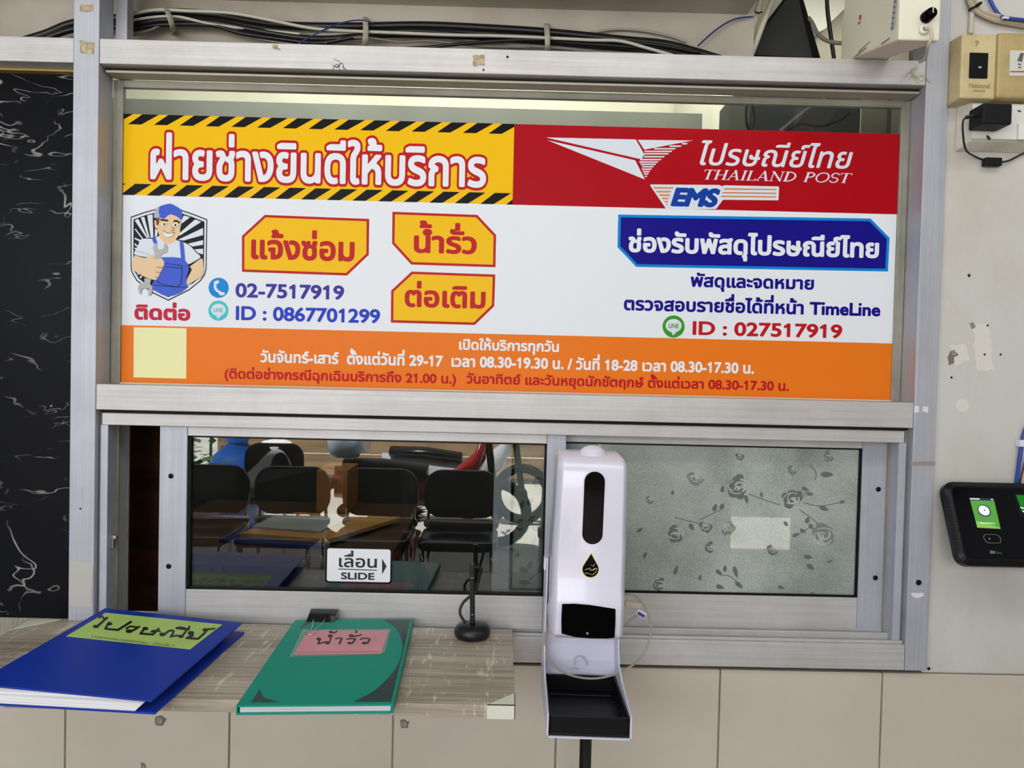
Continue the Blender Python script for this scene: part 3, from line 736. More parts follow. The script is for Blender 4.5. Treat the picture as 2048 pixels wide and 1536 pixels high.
# serif capitals
def arc(cx, cy, rx, ry, a0, a1, n=14): return [(cx+rx*math.cos(math.radians(a0+(a1-a0)*k/n)), cy+ry*math.sin(math.radians(a0+(a1-a0)*k/n))) for k in range(n+1)]
K_, H_ = .062, .026
def serif(x, y, w_=.11): return ([(x-w_, y), (x+w_, y)], .022)
GL = {'T': (.66, [([(.33, .05), (.33, .95)], K_), ([(.04, .97), (.62, .97)], H_), ([(.04, .97), (.02, .82)], H_), ([(.62, .97), (.64, .82)], H_), serif(.33, .02)]),
 'H': (.78, [([(.16, .05), (.16, .95)], K_), ([(.62, .05), (.62, .95)], K_), ([(.16, .5), (.62, .5)], H_)]+[serif(a, b2) for a in (.16, .62) for b2 in (.02, .98)]),
 'A': (.76, [([(.36, .97), (.62, .05)], K_), ([(.36, .97), (.1, .05)], H_), ([(.2, .34), (.53, .34)], H_), serif(.1, .02), serif(.64, .02)]),
 'I': (.34, [([(.17, .05), (.17, .95)], K_), serif(.17, .02), serif(.17, .98)]),
 'L': (.58, [([(.16, .05), (.16, .95)], K_), serif(.16, .98), ([(.05, .03), (.52, .03)], H_), ([(.52, .03), (.55, .22)], H_)]),
 'N': (.80, [([(.14, .05), (.14, .95)], H_), ([(.14, .95), (.66, .05)], K_), ([(.66, .03), (.66, .95)], H_), serif(.14, .02), serif(.66, .98), serif(.1, .98, .07)]),
 'D': (.76, [([(.16, .05), (.16, .95)], K_), (arc(.24, .5, .42, .46, -90, 90), K_*.8), ([(.06, .03), (.3, .03)], H_), ([(.06, .97), (.3, .97)], H_)]),
 'P': (.64, [([(.16, .05), (.16, .95)], K_), (arc(.26, .73, .28, .24, -90, 90), K_*.8), ([(.06, .97), (.3, .97)], H_), ([(.16, .49), (.28, .49)], H_), serif(.16, .02)]),
 'O': (.84, [(arc(.42, .5, .35, .47, 0, 360, 30), K_*.75)]),
 'S': (.56, [(arc(.28, .73, .2, .24, 20, 270), K_*.7), (arc(.28, .26, .22, .24, 90, -160), K_*.7)]), ' ': (.42, [])}
st = []; x = 0
for ch in 'THAILAND POST':
    wd, ss = GL[ch]; st += [([(x+a+.2*b2, b2) for a, b2 in q], r) for q, r in ss]; x += wd
vs, fs = sdf_fill([], st, 0, .022)
lo, hi = vs.min(0), vs.max(0); bm = NB()
ax0, ax1 = P(1408, 350, YS).x, P(1704.5, 350, YS).x; az1, az0 = P(1410, 338.6, YS).z, P(1690, 366.5, YS).z
put(bm, vs, fs, lambda a, b2: (ax0+(ax1-ax0)*(a-lo[0])/(hi[0]-lo[0]), YS-.0004, az0+(az1-az0)*(b2-lo[1])/(hi[1]-lo[1])))
obj('emblem_lettering', bm, C_LT, ban)
# EMS badge
Z3_ = lambda q: zoomed(q, 3.471, 1240, 260)
bm = NB(); strokes_px(bm, [], YS-.0003, contours=[Z3_([(216, 384), (690, 388), (706, 398), (728, 390), (1098, 398), (1094, 482), (712, 478), (664, 542), (326, 546)])], level=1.8, cell=.8)
obj('badge_plate', bm, C_LT, ban)
bm = NB()
for y, a, b2 in ((402, 230, 372), (428, 248, 357), (452, 268, 350), (475, 287, 342), (498, 304, 336), (520, 320, 332)): poly(bm, Z3_([(a, y-6), (b2, y-5), (b2-6, y+6), (a+10, y+6)]), YS-.0006)
obj('badge_stripes', bm, C_OR2, ban); bm = NB()
for y, a, b2 in ((409, 726, 1085), (435, 714, 1085), (460, 704, 1085)): poly(bm, Z3_([(a, y-5), (b2, y), (b2, y+9), (a-8, y+5)]), YS-.0006)
obj('badge_stripes', bm, C_OR2, ban)
T('badge_lettering', 'EMS', 1341.5, 1440, (1360, 375), (1420, 415), C_EMS, .06, .0007, shear=.26, cell=1/40)
# shield with a mechanic
Z6_ = lambda q: zoomed(q, 6.983, 250, 400)
def sm2(q, n=4, closed=True):
    pts = list(q)+[q[0]] if closed else list(q)
    return [tuple(v[:2]) for v in smoothpath([(a, b2, 0) for a, b2 in pts], n)][:-1 if closed else None]
shield = [(78, 235), (260, 170), (440, 122), (620, 70), (790, 138), (960, 195), (1150, 270), (1140, 960), (1120, 1040), (1060, 1130), (900, 1260), (605, 1408), (380, 1300), (160, 1130), (95, 1020), (78, 950)]
def shrink(q, s, cx=612, cy=720): return [(cx+(a-cx)*s, cy+(b2-cy)*s) for a, b2 in q]
bm = NB(); poly(bm, Z6_(shield), YS-.0003, 0); poly(bm, Z6_(shrink(shield, .975)), YS-.0005, 1); poly(bm, Z6_(shrink(shield, .925)), YS-.0007, 0)
obj('shield', bm, [C_K, C_LT], ban)
rays = [[(135, 285), (185, 262), (320, 530), (300, 530)], [(220, 245), (270, 235), (345, 530), (325, 530)], [(310, 215), (385, 200), (395, 520), (360, 530)], [(135, 410), (150, 400), (255, 540), (235, 540)], [(135, 525), (220, 560), (200, 580), (135, 545)], [(135, 600), (180, 640), (175, 655), (135, 630)], [(135, 660), (165, 680), (150, 690), (135, 685)],
 [(820, 215), (910, 240), (790, 330), (785, 290)], [(980, 270), (1065, 305), (760, 500), (740, 480)], [(1090, 390), (1090, 490), (820, 565), (740, 555)], [(1090, 560), (1090, 625), (940, 650), (880, 610)], [(1090, 680), (1090, 760), (1020, 740), (970, 690)], [(420, 400), (460, 420), (450, 500), (415, 520)],
 [(160, 1010), (200, 1030), (185, 1050)], [(215, 1060), (245, 1045), (225, 1095), (200, 1080)], [(870, 1190), (940, 1160), (900, 1200), (865, 1210)], [(985, 1110), (1015, 1095), (1000, 1120)]]
for q in rays:
    bm = NB(); poly(bm, Z6_(q), YS-.0009); obj('shield_ray', bm, C_LT, ban)
LY = [YS-.0011]
def cart(bm, q, mi, smooth=True, n=4):
    LY[0] -= .00012; strokes_px(bm, [], LY[0], mi, contours=[Z6_(sm2(q, n) if smooth else q)], cell=.5)
def line(bm, q, r, mi):
    LY[0] -= .00012; strokes_px(bm, [(Z6_(sm2(q, 4, False)), r)], LY[0], mi, cell=.4)
bm = NB()   # materials: 0 skin 1 shirt 2 denim 3 black 4 grey 5 white 6 hair
cart(bm, [(180, 640), (230, 545), (390, 540), (500, 500), (700, 555), (880, 620), (1000, 740), (1050, 800), (900, 890), (800, 880), (500, 830), (300, 800), (135, 760), (150, 690)], 1)
cart(bm, [(480, 520), (560, 600), (640, 612), (710, 570), (690, 540), (500, 490)], 0)
cart(bm, [(410, 290), (440, 280), (460, 300), (470, 250), (640, 200), (780, 270), (775, 300), (790, 320), (770, 395), (760, 470), (700, 555), (630, 575), (560, 555), (480, 490), (450, 400), (420, 385)], 0)
cart(bm, [(430, 270), (480, 250), (470, 340), (445, 350)], 6)
cart(bm, [(400, 230), (420, 140), (480, 90), (620, 52), (700, 80), (780, 135), (798, 210), (785, 280), (740, 240), (660, 200), (600, 215), (545, 262), (490, 245), (440, 262)], 2)
cart(bm, [(405, 250), (415, 150), (475, 95), (470, 160), (480, 240)], 4)
cart(bm, [(480, 800), (780, 810), (890, 930), (860, 1080), (850, 1240), (605, 1345), (380, 1230), (420, 1110), (500, 1000)], 2, n=3)
cart(bm, [(372, 530), (420, 525), (450, 610), (410, 620)], 2); cart(bm, [(762, 582), (810, 590), (835, 850), (790, 860)], 2)
cart(bm, [(905, 930), (1060, 820), (1090, 860), (1085, 1040), (1000, 1110), (870, 1180), (870, 1100), (930, 980)], 0)
cart(bm, [(135, 770), (290, 810), (360, 765), (470, 780), (540, 850), (545, 900), (520, 960), (480, 1040), (440, 1110), (380, 1110), (290, 1080), (200, 1030), (110, 970), (95, 900)], 0)
cart(bm, [(385, 680), (410, 615), (440, 600), (450, 670), (490, 690), (540, 670), (550, 600), (595, 650), (580, 730), (500, 765), (490, 820), (400, 820), (415, 750)], 4)
cart(bm, [(270, 1090), (360, 1110), (350, 1170), (385, 1220), (360, 1325), (320, 1320), (335, 1250), (270, 1230), (230, 1250), (220, 1320), (180, 1240), (210, 1170), (265, 1155)], 4)
for q, r, mi in (([(500, 275), (540, 280), (590, 285)], 1.6, 3), ([(685, 295), (720, 290), (755, 315)], 1.6, 3)): line(bm, q, r, mi)
cart(bm, disc2(545, 338, 38, 28, 12), 5); cart(bm, disc2(708, 348, 36, 26, 12), 5); cart(bm, disc2(548, 338, 14, 16, 10), 3); cart(bm, disc2(704, 350, 14, 16, 10), 3)
cart(bm, [(535, 430), (600, 465), (670, 460), (660, 500), (600, 515), (550, 490)], 5)
for q, r, mi in (([(655, 370), (680, 410), (640, 432)], .45, 6), ([(530, 425), (600, 465), (690, 450)], .5, 6), ([(550, 885), (780, 910)], .45, 3), ([(550, 930), (790, 950)], .45, 3), ([(790, 905), (770, 1180), (620, 1195), (480, 1160), (440, 1120)], .45, 3), ([(400, 1190), (840, 1220)], .45, 3),
                 ([(135, 712), (250, 730), (340, 770)], .5, 4), ([(440, 935), (530, 945)], .45, 6), ([(430, 1005), (500, 1010)], .45, 6), ([(420, 1075), (460, 1085)], .45, 6), ([(905, 890), (1050, 810)], .5, 4)): line(bm, q, r, mi)
obj('mechanic_picture', bm, [C_SKIN, C_LT, C_BL, C_K, C_GREY, C_W, C_HAIR], ban)

# ---- SLIDE sticker on the sliding pane
YG = .0268
stk = thing('sticker', 'small white sticker reading SLIDE with a black arrow on the sliding glass', 'sticker', tuple(P(718, 1166, YG)))
bm = NB(); rr_ = lambda ins: [(x, z) for x, z in rrect(.118-ins*2, .064-ins*2, .006-ins*.6)]
c0 = P(717.5, 1130.5, YG); wS = P(784.5, 1131, YG).x-P(651, 1131, YG).x; hS = P(717, 1094.5, YG).z-P(717, 1167, YG).z
def rr3(ins, y): return [(c0.x+x, y, c0.z+z) for x, z in rrect(wS-ins*2, hS-ins*2, .006-ins*.5)]
prism(bm, rr3(0, YG-.0004), (0, .0005, 0)); obj('backing', bm, BLACK, stk)
bm = NB(); prism(bm, rr3(.0032, YG-.0006), (0, .0004, 0)); obj('face', bm, gloss('sticker_white', (232, 234, 240)), stk)
SK = mat('sticker_ink', (24, 24, 27), .4)
sheet_text('lettering', 'เลื่อน', 678, 754, (707, 1101), (750, 1136), YG-.0009, SK, stk, level=.018)
sheet_text('lettering', 'SLIDE', 682, 749, (684, 1144.5), (745, 1160), YG-.0009, SK, stk, level=.03)
bm = NB(); poly(bm, [(677, 1137.2), (754, 1139.6), (754, 1141.4), (677, 1139)], YG-.0009); poly(bm, zoomed([(1855, 1045), (1882, 1090), (1855, 1138)], 2.9257, 130, 760), YG-.0009); obj('arrow', bm, SK, stk)

# ================================================================== SHELF AND WHAT LIES ON IT
ZT = P(1024, 1258, 0).z
sy0 = PZ(1024, 1411, ZT).y; sxr = PZ(1027, 1340, ZT).x; sxl = PZ(18, 1262, ZT).x
WOOD = mat('grey_oak_laminate', (150, 139, 124), .45)
nt, N, L, b = nodes(WOOD)
tc = N('ShaderNodeTexCoord'); mp = N('ShaderNodeMapping'); mp.inputs['Scale'].default_value = (5, 150, 150); L(tc.outputs['Object'], mp.inputs[0])
n1 = N('ShaderNodeTexNoise', Scale=1.0, Detail=7.0, Roughness=.65, Distortion=.4); L(mp.outputs[0], n1.inputs['Vector'])
mp2 = N('ShaderNodeMapping'); mp2.inputs['Scale'].default_value = (2.2, 11, 11); L(tc.outputs['Object'], mp2.inputs[0])
n2 = N('ShaderNodeTexNoise', Scale=1.0, Detail=3.0); L(mp2.outputs[0], n2.inputs['Vector'])
mp3 = N('ShaderNodeMapping'); mp3.inputs['Scale'].default_value = (120, 22, 30); L(tc.outputs['Object'], mp3.inputs[0])
n3 = N('ShaderNodeTexNoise', Scale=1.0, Detail=2.0); L(mp3.outputs[0], n3.inputs['Vector'])
r3 = N('ShaderNodeMapRange'); r3.inputs['From Min'].default_value = .60; r3.inputs['From Max'].default_value = .74; r3.inputs['To Max'].default_value = .22; L(n3.outputs[0], r3.inputs['Value'])
s1 = N('ShaderNodeMath', operation='MULTIPLY_ADD'); s1.inputs[1].default_value = .62; L(n1.outputs[0], s1.inputs[0])
s2 = N('ShaderNodeMath', operation='MULTIPLY_ADD'); s2.inputs[1].default_value = .42; L(n2.outputs[0], s2.inputs[0]); L(r3.outputs[0], s2.inputs[2]); L(s2.outputs[0], s1.inputs[2])
rp = N('ShaderNodeValToRGB'); e = rp.color_ramp.elements; e[0].position = .34; e[1].position = .76
e[0].color = srgb((112, 101, 88))+(1,); e[1].color = srgb((222, 212, 194))+(1,); q = e.new(.54); q.color = srgb((172, 160, 143))+(1,)
L(s1.outputs[0], rp.inputs[0]); L(rp.outputs[0], b.inputs['Base Color'])
shf = thing('shelf', 'grey wood-grain shelf board fixed under the sliding window', 'shelf', ((sxl+sxr)/2, -.1, ZT-.018))
obj('board', bx(sxl, sxr, sy0, -.0006, ZT-.018, ZT), WOOD, shf, bevel=.0008)
GUARD = mat('cream_corner_guard', (222, 222, 206), .5)
def guard(cx, cy, sx, sy, s):
    bm = NB(); e_ = .0012
    a = Vector((cx+sx*e_, cy+sy*e_, ZT+e_))
    prism(bm, [a, a-Vector((sx*s, 0, 0)), a-Vector((0, sy*s, 0))], (0, 0, -e_*.9))
    box(bm, *(sorted((cx+sx*e_, cx+sx*e_-sx*s))), *(sorted((cy+sy*.0001, cy+sy*e_))), ZT-.0195, ZT+e_)
    box(bm, *(sorted((cx+sx*.0001, cx+sx*e_))), *(sorted((cy+sy*e_, cy+sy*e_-sy*s))), ZT-.0195, ZT+e_)
    obj('corner_guard', bm, GUARD, shf)
guard(sxr, sy0, 1, -1, .040); guard(sxl, -.0020, -1, 1, .055)
# ---- blue lever binder
BLUE = mat('royal_blue_board', (14, 52, 166), .5, spec=.25)
tl, tr, fr = PZ(210, 1216, ZT+.030), PZ(485, 1245, ZT+.020), PZ(303.5, 1401, ZT+.020)
nn = (tr-tl).cross(fr-tl).normalized(); fl = PP(-52, 1367, tl, nn)
if nn.z < 0: nn = -nn
rb, rf = PZ(489, 1264, ZT+.003), PZ(310, 1426, ZT+.003)
lf = rf+(fl-fr); lb = rb+(tl-tr)
def flat_(v, z): return Vector((v.x, v.y, z))
bnd = thing('ring_binder', 'royal blue binder with a lime green paper label lying at the left of the shelf', 'binder', (rf.x-.1, rf.y+.1, ZT+.0002))
up = Vector((0, 0, 1))
obj('back_cover', hexa(NB(), [flat_(v, ZT+.0004) for v in (lb, lf, rf, rb)], [flat_(v, ZT+.0034) for v in (lb, lf, rf, rb)]), BLUE, bnd, bevel=.0008)
obj('front_cover', hexa(NB(), [v-nn*.0026 for v in (tl, fl, fr, tr)], [tl, fl, fr, tr]), BLUE, bnd, bevel=.0008)
dx = (fr-fl).normalized()
obj('spine', hexa(NB(), [flat_(lb, ZT+.0036), flat_(lf, ZT+.0036), flat_(lf, ZT+.0036)+dx*.003, flat_(lb, ZT+.0036)+dx*.003], [tl-nn*.0028, fl-nn*.0028, fl-nn*.0028+dx*.003, tl-nn*.0028+dx*.003]), BLUE, bnd)
PAPER = mat('paper_edges', (226, 226, 232), .8)
nt, N, L, b = nodes(PAPER); tc = N('ShaderNodeTexCoord'); mp = N('ShaderNodeMapping'); mp.inputs['Scale'].default_value = (3, 3, 420); L(tc.outputs['Object'], mp.inputs[0])
n1 = N('ShaderNodeTexNoise', Scale=1.0, Detail=2.0); L(mp.outputs[0], n1.inputs['Vector'])
rp = N('ShaderNodeValToRGB'); rp.color_ramp.elements[0].color = srgb((186, 184, 190))+(1,); rp.color_ramp.elements[1].color = srgb((240, 240, 244))+(1,); rp.color_ramp.elements[0].position = .35; rp.color_ramp.elements[1].position = .6
L(n1.outputs[0], rp.inputs[0]); L(rp.outputs[0], b.inputs['Base Color'])
bk = (tl-fl).normalized()
pa, pb = fl+dx*.006+bk*.001, fr-dx*.010+bk*.001; pc, pd = tr-dx*.03-bk*.006, tl+dx*.006-bk*.006
lo_ = [flat_(v, ZT+.0038) for v in (pd, pa, pb-dx*.014, pc)]
obj('paper_stack', hexa(NB(), lo_, [v-nn*.0030 for v in (pd, pa, pb, pc)]), PAPER, bnd)
LIME = mottle(mat('lime_paper', (186, 220, 122), .7), (176, 212, 110), (14, 14, 14))
INK = mat('marker_ink', (14, 13, 14), .5)
o2 = tl+nn*.0005
lc = [PP(x, y, o2, nn) for x, y in zoomed([(505, 85), (1800, 215), (1440, 490), (68, 345)], 5.535, 120, 1210)]
bm = NB(); prism(bm, lc, -nn*.0003); obj('paper_label', bm, LIME, bnd, label='lime green paper label')
def traced(name, strokes, sc, ox, oy, r, o_, n_, mt, parent, cell):
    ss = []
    for q in strokes:
        rr2 = r
        if q[0] == 'o':
            _, cx, cy, a, b2 = q; pts = [(cx+a*math.cos(t*math.pi/8), cy+b2*math.sin(t*math.pi/8)) for t in range(17)]
        else:
            if isinstance(q[0], (int, float)): rr2 = r*q[0]; q = q[1:]
            pts = [tuple(v[:2]) for v in smoothpath([(a, b2, 0) for a, b2 in q], 4)] if len(q) > 2 else q
        ss.append((zoomed(pts, sc, ox, oy), rr2))
    vs_, fs_ = sdf_fill([], ss, 0, cell); bm = NB()
    put(bm, vs_, fs_, lambda x, y: PP(x, y, o_, n_))
    return obj(name, bm, mt, parent)
traced('handwriting', [[(432, 142), (465, 122), (482, 148), (525, 140)], [1.25, (520, 142), (415, 232)], ('o', 396, 238, 24, 9), ('o', 548, 207, 20, 10), [1.2, (528, 215), (500, 262)], [1.2, (500, 262), (640, 276)], [1.3, (640, 276), (785, 186)],
  [(735, 262), (775, 237), (850, 245), (880, 240)], [1.2, (862, 250), (800, 285)], ('o', 765, 290, 28, 11), ('o', 945, 260, 24, 10), [1.2, (928, 270), (890, 316)], [1.2, (890, 316), (1030, 326)], [1.2, (1030, 326), (1092, 262)], [(1010, 295), (1060, 282), (1108, 292)], ('o', 1040, 292, 20, 8),
  ('o', 1132, 325, 24, 11), [1.2, (1155, 325), (1200, 290), (1240, 282), (1258, 295), (1225, 350)], [(1225, 350), (1290, 338), (1325, 345)], ('o', 1338, 347, 22, 9), [1.2, (1352, 345), (1395, 288)], [(1285, 256), (1330, 246), (1380, 256), (1428, 274)], [(1285, 258), (1428, 274)], [1.2, (1432, 240), (1420, 272)],
  ('o', 1450, 308, 26, 10), [1.2, (1430, 322), (1470, 335), (1400, 366)], [1.2, (1400, 366), (1530, 373)], [1.3, (1530, 373), (1605, 306)], ('o', 1610, 276, 24, 10), [(1630, 268), (1710, 262)]], 5.535, 120, 1210, 1.75, tl+nn*.0008, nn, INK, bnd, .45)
c1, c2, c3 = [PP(x, y, tl+nn*.0008, nn) for x, y in zoomed([(335, 352), (1258, 458), (352, 338)], 5.535, 120, 1210)]
lettering('footnote', '* เฉพาะจดหมายลงทะเบียน - มีใบแจ้ง *', c1-(c3-c1)*.4, c2-c1, (c3-c1)*2.0, mat('faded_ink', (110, 106, 50), .6), bnd, level=.006, cell=1/26)
# ---- green hardback notebook
GREEN = mat('teal_green_board', (0, 148, 127), .45, spec=.2); DTEAL = mat('dark_teal_print', (24, 58, 54), .4)
nb = [PZ(590, 1240, ZT+.0135), PZ(827, 1237, ZT+.0135), PZ(787, 1408.5, ZT+.0135), PZ(472, 1411.5, ZT+.0135)]   # back left, back right, front right, front left
ntb = thing('notebook', 'green hardback notebook with a pink paper label on the shelf', 'notebook', ((nb[0].x+nb[2].x)/2, (nb[0].y+nb[2].y)/2, ZT+.0002))
def lev(vs_, z): return [flat_(v, z) for v in vs_]
order = [nb[0], nb[3], nb[2], nb[1]]
obj('front_cover', hexa(NB(), lev(order, ZT+.0110), lev(order, ZT+.0135)), GREEN, ntb, bevel=.0007)
obj('back_cover', hexa(NB(), lev(order, ZT+.0003), lev(order, ZT+.0026)), GREEN, ntb, bevel=.0007)
cxy = sum(nb, Vector())/4
def ins(v, k, kx=None): return v+(cxy-v)*k
U_ = (nb[2]-nb[3]).normalized(); V_ = (nb[0]-nb[3]).normalized()
pg = [nb[0]-V_*.004+U_*.004, nb[3]+V_*.0035+U_*.004, nb[2]+V_*.0035-U_*.004, nb[1]-V_*.004-U_*.004]
obj('pages', hexa(NB(), lev(pg, ZT+.0027), lev(pg, ZT+.0109)), PAPER, ntb)
obj('spine', hexa(NB(), lev([nb[1]-U_*.003, nb[2]-U_*.003, nb[2], nb[1]], ZT+.0004), lev([nb[1]-U_*.003, nb[2]-U_*.003, nb[2], nb[1]], ZT+.0134)), GREEN, ntb, bevel=.001)
obj('fore_edge', hexa(NB(), lev([nb[0], nb[3], nb[3]+U_*.002, nb[0]+U_*.002], ZT+.0004), lev([nb[0], nb[3], nb[3]+U_*.002, nb[0]+U_*.002], ZT+.0134)), GREEN, ntb)
zc = ZT+.0135+.0003
def onz(q, z): return [PZ(x, y, z) for x, y in q]
bm = NB(); Z4_ = lambda q: zoomed(q, 3.3032, 440, 1180)
def upface(bm, pts, mi=0):
    f = bm.faces.new([bm.verts.new(p) for p in pts]); f.normal_update(); f.material_index = mi
    if f.normal.z < 0: f.normal_flip()
arcp = [(1080, 197), (1150, 240), (1190, 300), (1205, 380), (1180, 480), (1120, 570), (1010, 670), (880, 737)]
arcp = sm2(arcp, 4, False)
upface(bm, onz(Z4_([(1258, 197), (1192, 480), (1130, 737)]+list(reversed(arcp))), zc))
upface(bm, onz(Z4_([(262, 655), (205, 742), (395, 740), (290, 712)]), zc)); upface(bm, onz(Z4_([(575, 200), (522, 258), (605, 214)]), zc))
obj('corner_print', bm, DTEAL, ntb)
Z5_ = lambda q: zoomed(q, 7.314, 560, 1215)
bm = NB(); upface(bm, onz(Z5_([(330, 322), (1622, 316), (1535, 655), (1400, 690), (140, 722)]), zc+.0003)); obj('clear_tape', bm, mat('clear_tape', (190, 215, 205), .2, alpha=.35), ntb)
bm = NB(); upface(bm, onz(Z5_([(412, 333), (1592, 333), (1482, 678), (195, 690)]), zc+.0006)); obj('paper_label', bm, mottle(mat('pink_paper', (228, 160, 170), .6), (220, 150, 160), (14, 14, 14)), ntb, label='pink paper label')
up3 = Vector((0, 0, 1))
traced('handwriting', [('o', 565, 460, 24, 12), [1.3, (590, 460), (555, 530)], [(555, 530), (650, 505), (690, 500)], ('o', 692, 520, 22, 10), [1.3, (745, 445), (715, 522)], ('o', 742, 358, 18, 9), [(755, 366), (795, 368), (835, 345)], ('o', 735, 416, 28, 12),
  [(815, 456), (850, 446), (905, 455)], [1.4, (905, 455), (868, 530)], [(978, 468), (1010, 456), (1110, 460)], [1.3, (1105, 462), (1058, 520)], ('o', 1020, 520, 28, 9), ('o', 1042, 412, 26, 12), [(1065, 424), (1130, 415), (1190, 398)], [1.6, (1118, 346), (1112, 362)],
  [(1175, 466), (1215, 450), (1300, 454), (1312, 472)], [1.4, (1312, 468), (1278, 520)], ('o', 1235, 520, 30, 9)], 7.314, 560, 1215, 1.25, (0, 0, zc+.0009), (0, 0, 1), INK, ntb, .35)
c1, c2, c3 = onz(Z5_([(232, 668), (1440, 655), (250, 640)]), zc+.0009)
lettering('footnote', 'เฉพาะงานน้ำรั่วซึมและน้ำไม่ไหลเท่านั้น ( โปรดลงชื่อห้องที่แจ้ง )', c1, c2-c1, c3-c1, mat('faded_red_ink', (190, 60, 80), .6), ntb, level=.008, cell=1/24)
# ---- binder clip
STEEL = mat('bright_steel', (205, 205, 205), .18, 1.0)
ca, cb = PZ(612, 1243, zc), PZ(668, 1243.5, zc)
yb = (nb[0].y+nb[1].y)/2; x0, x1 = ca.x, cb.x; yg = ca.y-.001
clp = thing('binder_clip', 'black binder clip with steel wire handle gripping the green notebook', 'clip', ((x0+x1)/2, yb, ZT+.0002))
cs = [(yg, zc+.0004), (yb+.014, zc+.013), (yb+.016, zc+.012), (yb+.015, ZT+.0006), (yb+.003, ZT+.0006), (yb+.003, ZT+.0014), (yb+.0135, ZT+.0014), (yb+.0145, zc+.0112), (yg, zc-.0000+.0012)]
bm = NB(); prism(bm, [(x0, yg, zc+.0002), (x0, yb+.015, zc+.0125), (x0, yb+.0155, ZT+.0006), (x0, yb+.0015, ZT+.0006), (x0, yb+.0015, zc+.0002)], (x1-x0, 0, 0))
obj('clip_body', bm, mat('clip_black', (16, 16, 20), .16, coat=.6), clp, bevel=.0006)
bm = NB(); hp = [PZ(*q, zc+.003) for q in ((627, 1241), (625, 1251), (622, 1259), (612, 1264), (613, 1268), (622, 1269), (631, 1267), (633, 1262), (632, 1258), (642, 1249), (650, 1241))]
hp[0].z += .002; hp[-1].z += .002
tube(bm, hp, .0008, 8, n=4); obj('wire_handle', bm, STEEL, clp)
# ---- pen stand
pf = PZ(943, 1286, ZT); pcn = Vector((pf.x, pf.y+.030, ZT))
pst = thing('pen_stand', 'black desk pen upright in a round weighted base on the shelf', 'pen', tuple(pcn))
SAT = mat('satin_black', (20, 20, 22), .38)
obj('base', lathe(NB(), [(.026, .0003), (.0305, .003), (.0325, .009), (.0318, .0145), (.0275, .0205), (.018, .0225), (.006, .0232)], 40, pcn), SAT, pst)
pt = P(944.5, 1127, pcn.y); q0 = pcn+Vector((0, 0, .022)); ax = pt-q0
bm = NB(); tube(bm, [q0+ax*t for t in (0, .12, .3, .6, .8, .9, 1)], .0045, 16, n=2, rs=None); obj('pen', bm, SAT, pst)
for t in (.17, .77):
    bm = NB(); tube(bm, [q0+ax*t, q0+ax*(t+.008)], .0049, 16, smooth=False); obj('ring', bm, STEEL, pst)
bm = NB(); tube(bm, [P(*q, pcn.y+dy) for q, dy in (((931, 1246), -.004), ((922, 1232), -.002), ((920, 1220), 0), ((926, 1206), .004), ((936, 1196), .008), ((949, 1184), .011), ((955, 1168), .012), ((960, 1150), .010), ((963, 1139), .006), ((955, 1134), .002), ((947, 1135), 0))], .0026, 10, n=5); obj('cord', bm, SAT, pst)
bm = NB(); tube(bm, [P(*q, pcn.y+dy) for q, dy in (((946, 1132), .004), ((956, 1133), .008), ((962, 1141), .012), ((957, 1158), .012), ((950, 1176), .010))], .0016, 8, n=5); obj('clip', bm, SAT, pst)
# ================================================================== SANITIZER STAND
yf = -.190; ybk = -.085
cx = P(1181, 1050, yf).x; zt = P(1181, 922, yf).z
TILT = Matrix.Translation((cx, 0, 1.1)) @ Matrix.Rotation(math.radians(.9), 4, 'Y') @ Matrix.Translation((-cx, 0, -1.1))
def tilt(bm): bmesh.ops.transform(bm, matrix=TILT, verts=bm.verts); return bm
dsp = thing('sanitizer_stand', 'white touchless hand sanitizer dispenser with black drip tray on a black pole', 'sanitizer dispenser', (cx, -.14, 0))
def sect(z, hw, yfr, r, yb_=ybk, n=6):
    k = r/.018; q = [(-hw+.0085*k, yfr), (hw-.0085*k, yfr), (hw-.001, yfr+.015*k), (hw, yfr+.03*k), (hw, yb_), (-hw, yb_), (-hw, yfr+.03*k), (-hw+.001, yfr+.015*k)]
    return [(cx+x, y, z) for x, y in q]
zb_ = P(1178, 1281, yf).z
H = zt-zb_
secs = [sect(zb_-.001, .050, yf+.02, .012), sect(zb_+.002, .0565, yf+.002, .014), sect(zb_+.010, .0585, yf-.007, .016), sect(zb_+.05, .0590, yf-.0105, .018), sect(zb_+.068, .0592, yf-.009, .018), sect(zb_+.085, .0592, yf-.001, .018), sect(zb_+.15, .0588, yf, .018),
        sect(zt-.10, .0578, yf, .018), sect(zt-.02, .0566, yf+.001, .018), sect(zt-.006, .0555, yf+.005, .016), sect(zt+.001, .052, yf+.013, .014), sect(zt+.006, .049, yf+.055, .012)]
obj('housing', tilt(loft(NB(), secs, smooth=True)), WHITEP, dsp, bevel=.0035, seg=4)
# lens window, drop mark, sensor panel, top button
def fpts(q, Y): return [P(x, y, Y) for x, y in q]
yw = yf-.0006
wc = P(1184, 1015.5, yf); wh = (P(1184, 943, yf).z-P(1184, 1088, yf).z); ww = .0322
bm = NB(); prism(bm, [(wc.x+x, yf+.004, wc.z+z) for x, z in rrect(ww+.004, wh+.004, (ww+.004)/2-.0001, 12)], (0, -.0048, 0)); obj('window_rim', tilt(bm), WHITEP, dsp)
bm = NB(); prism(bm, [(wc.x+x, yf+.004, wc.z+z) for x, z in rrect(ww, wh, ww/2-.0001, 14)], (0, -.0056, 0)); obj('level_window', tilt(bm), BLKGLOSS, dsp)
dc = P(1180, 1133, yf)
drop = [(0, .0205)]+[(-.0125*math.sin(a)*(1 if a > .9 else .92), -.004+.0125*math.cos(a)*1.0) for a in [math.radians(t) for t in range(55, 306, 10)]]
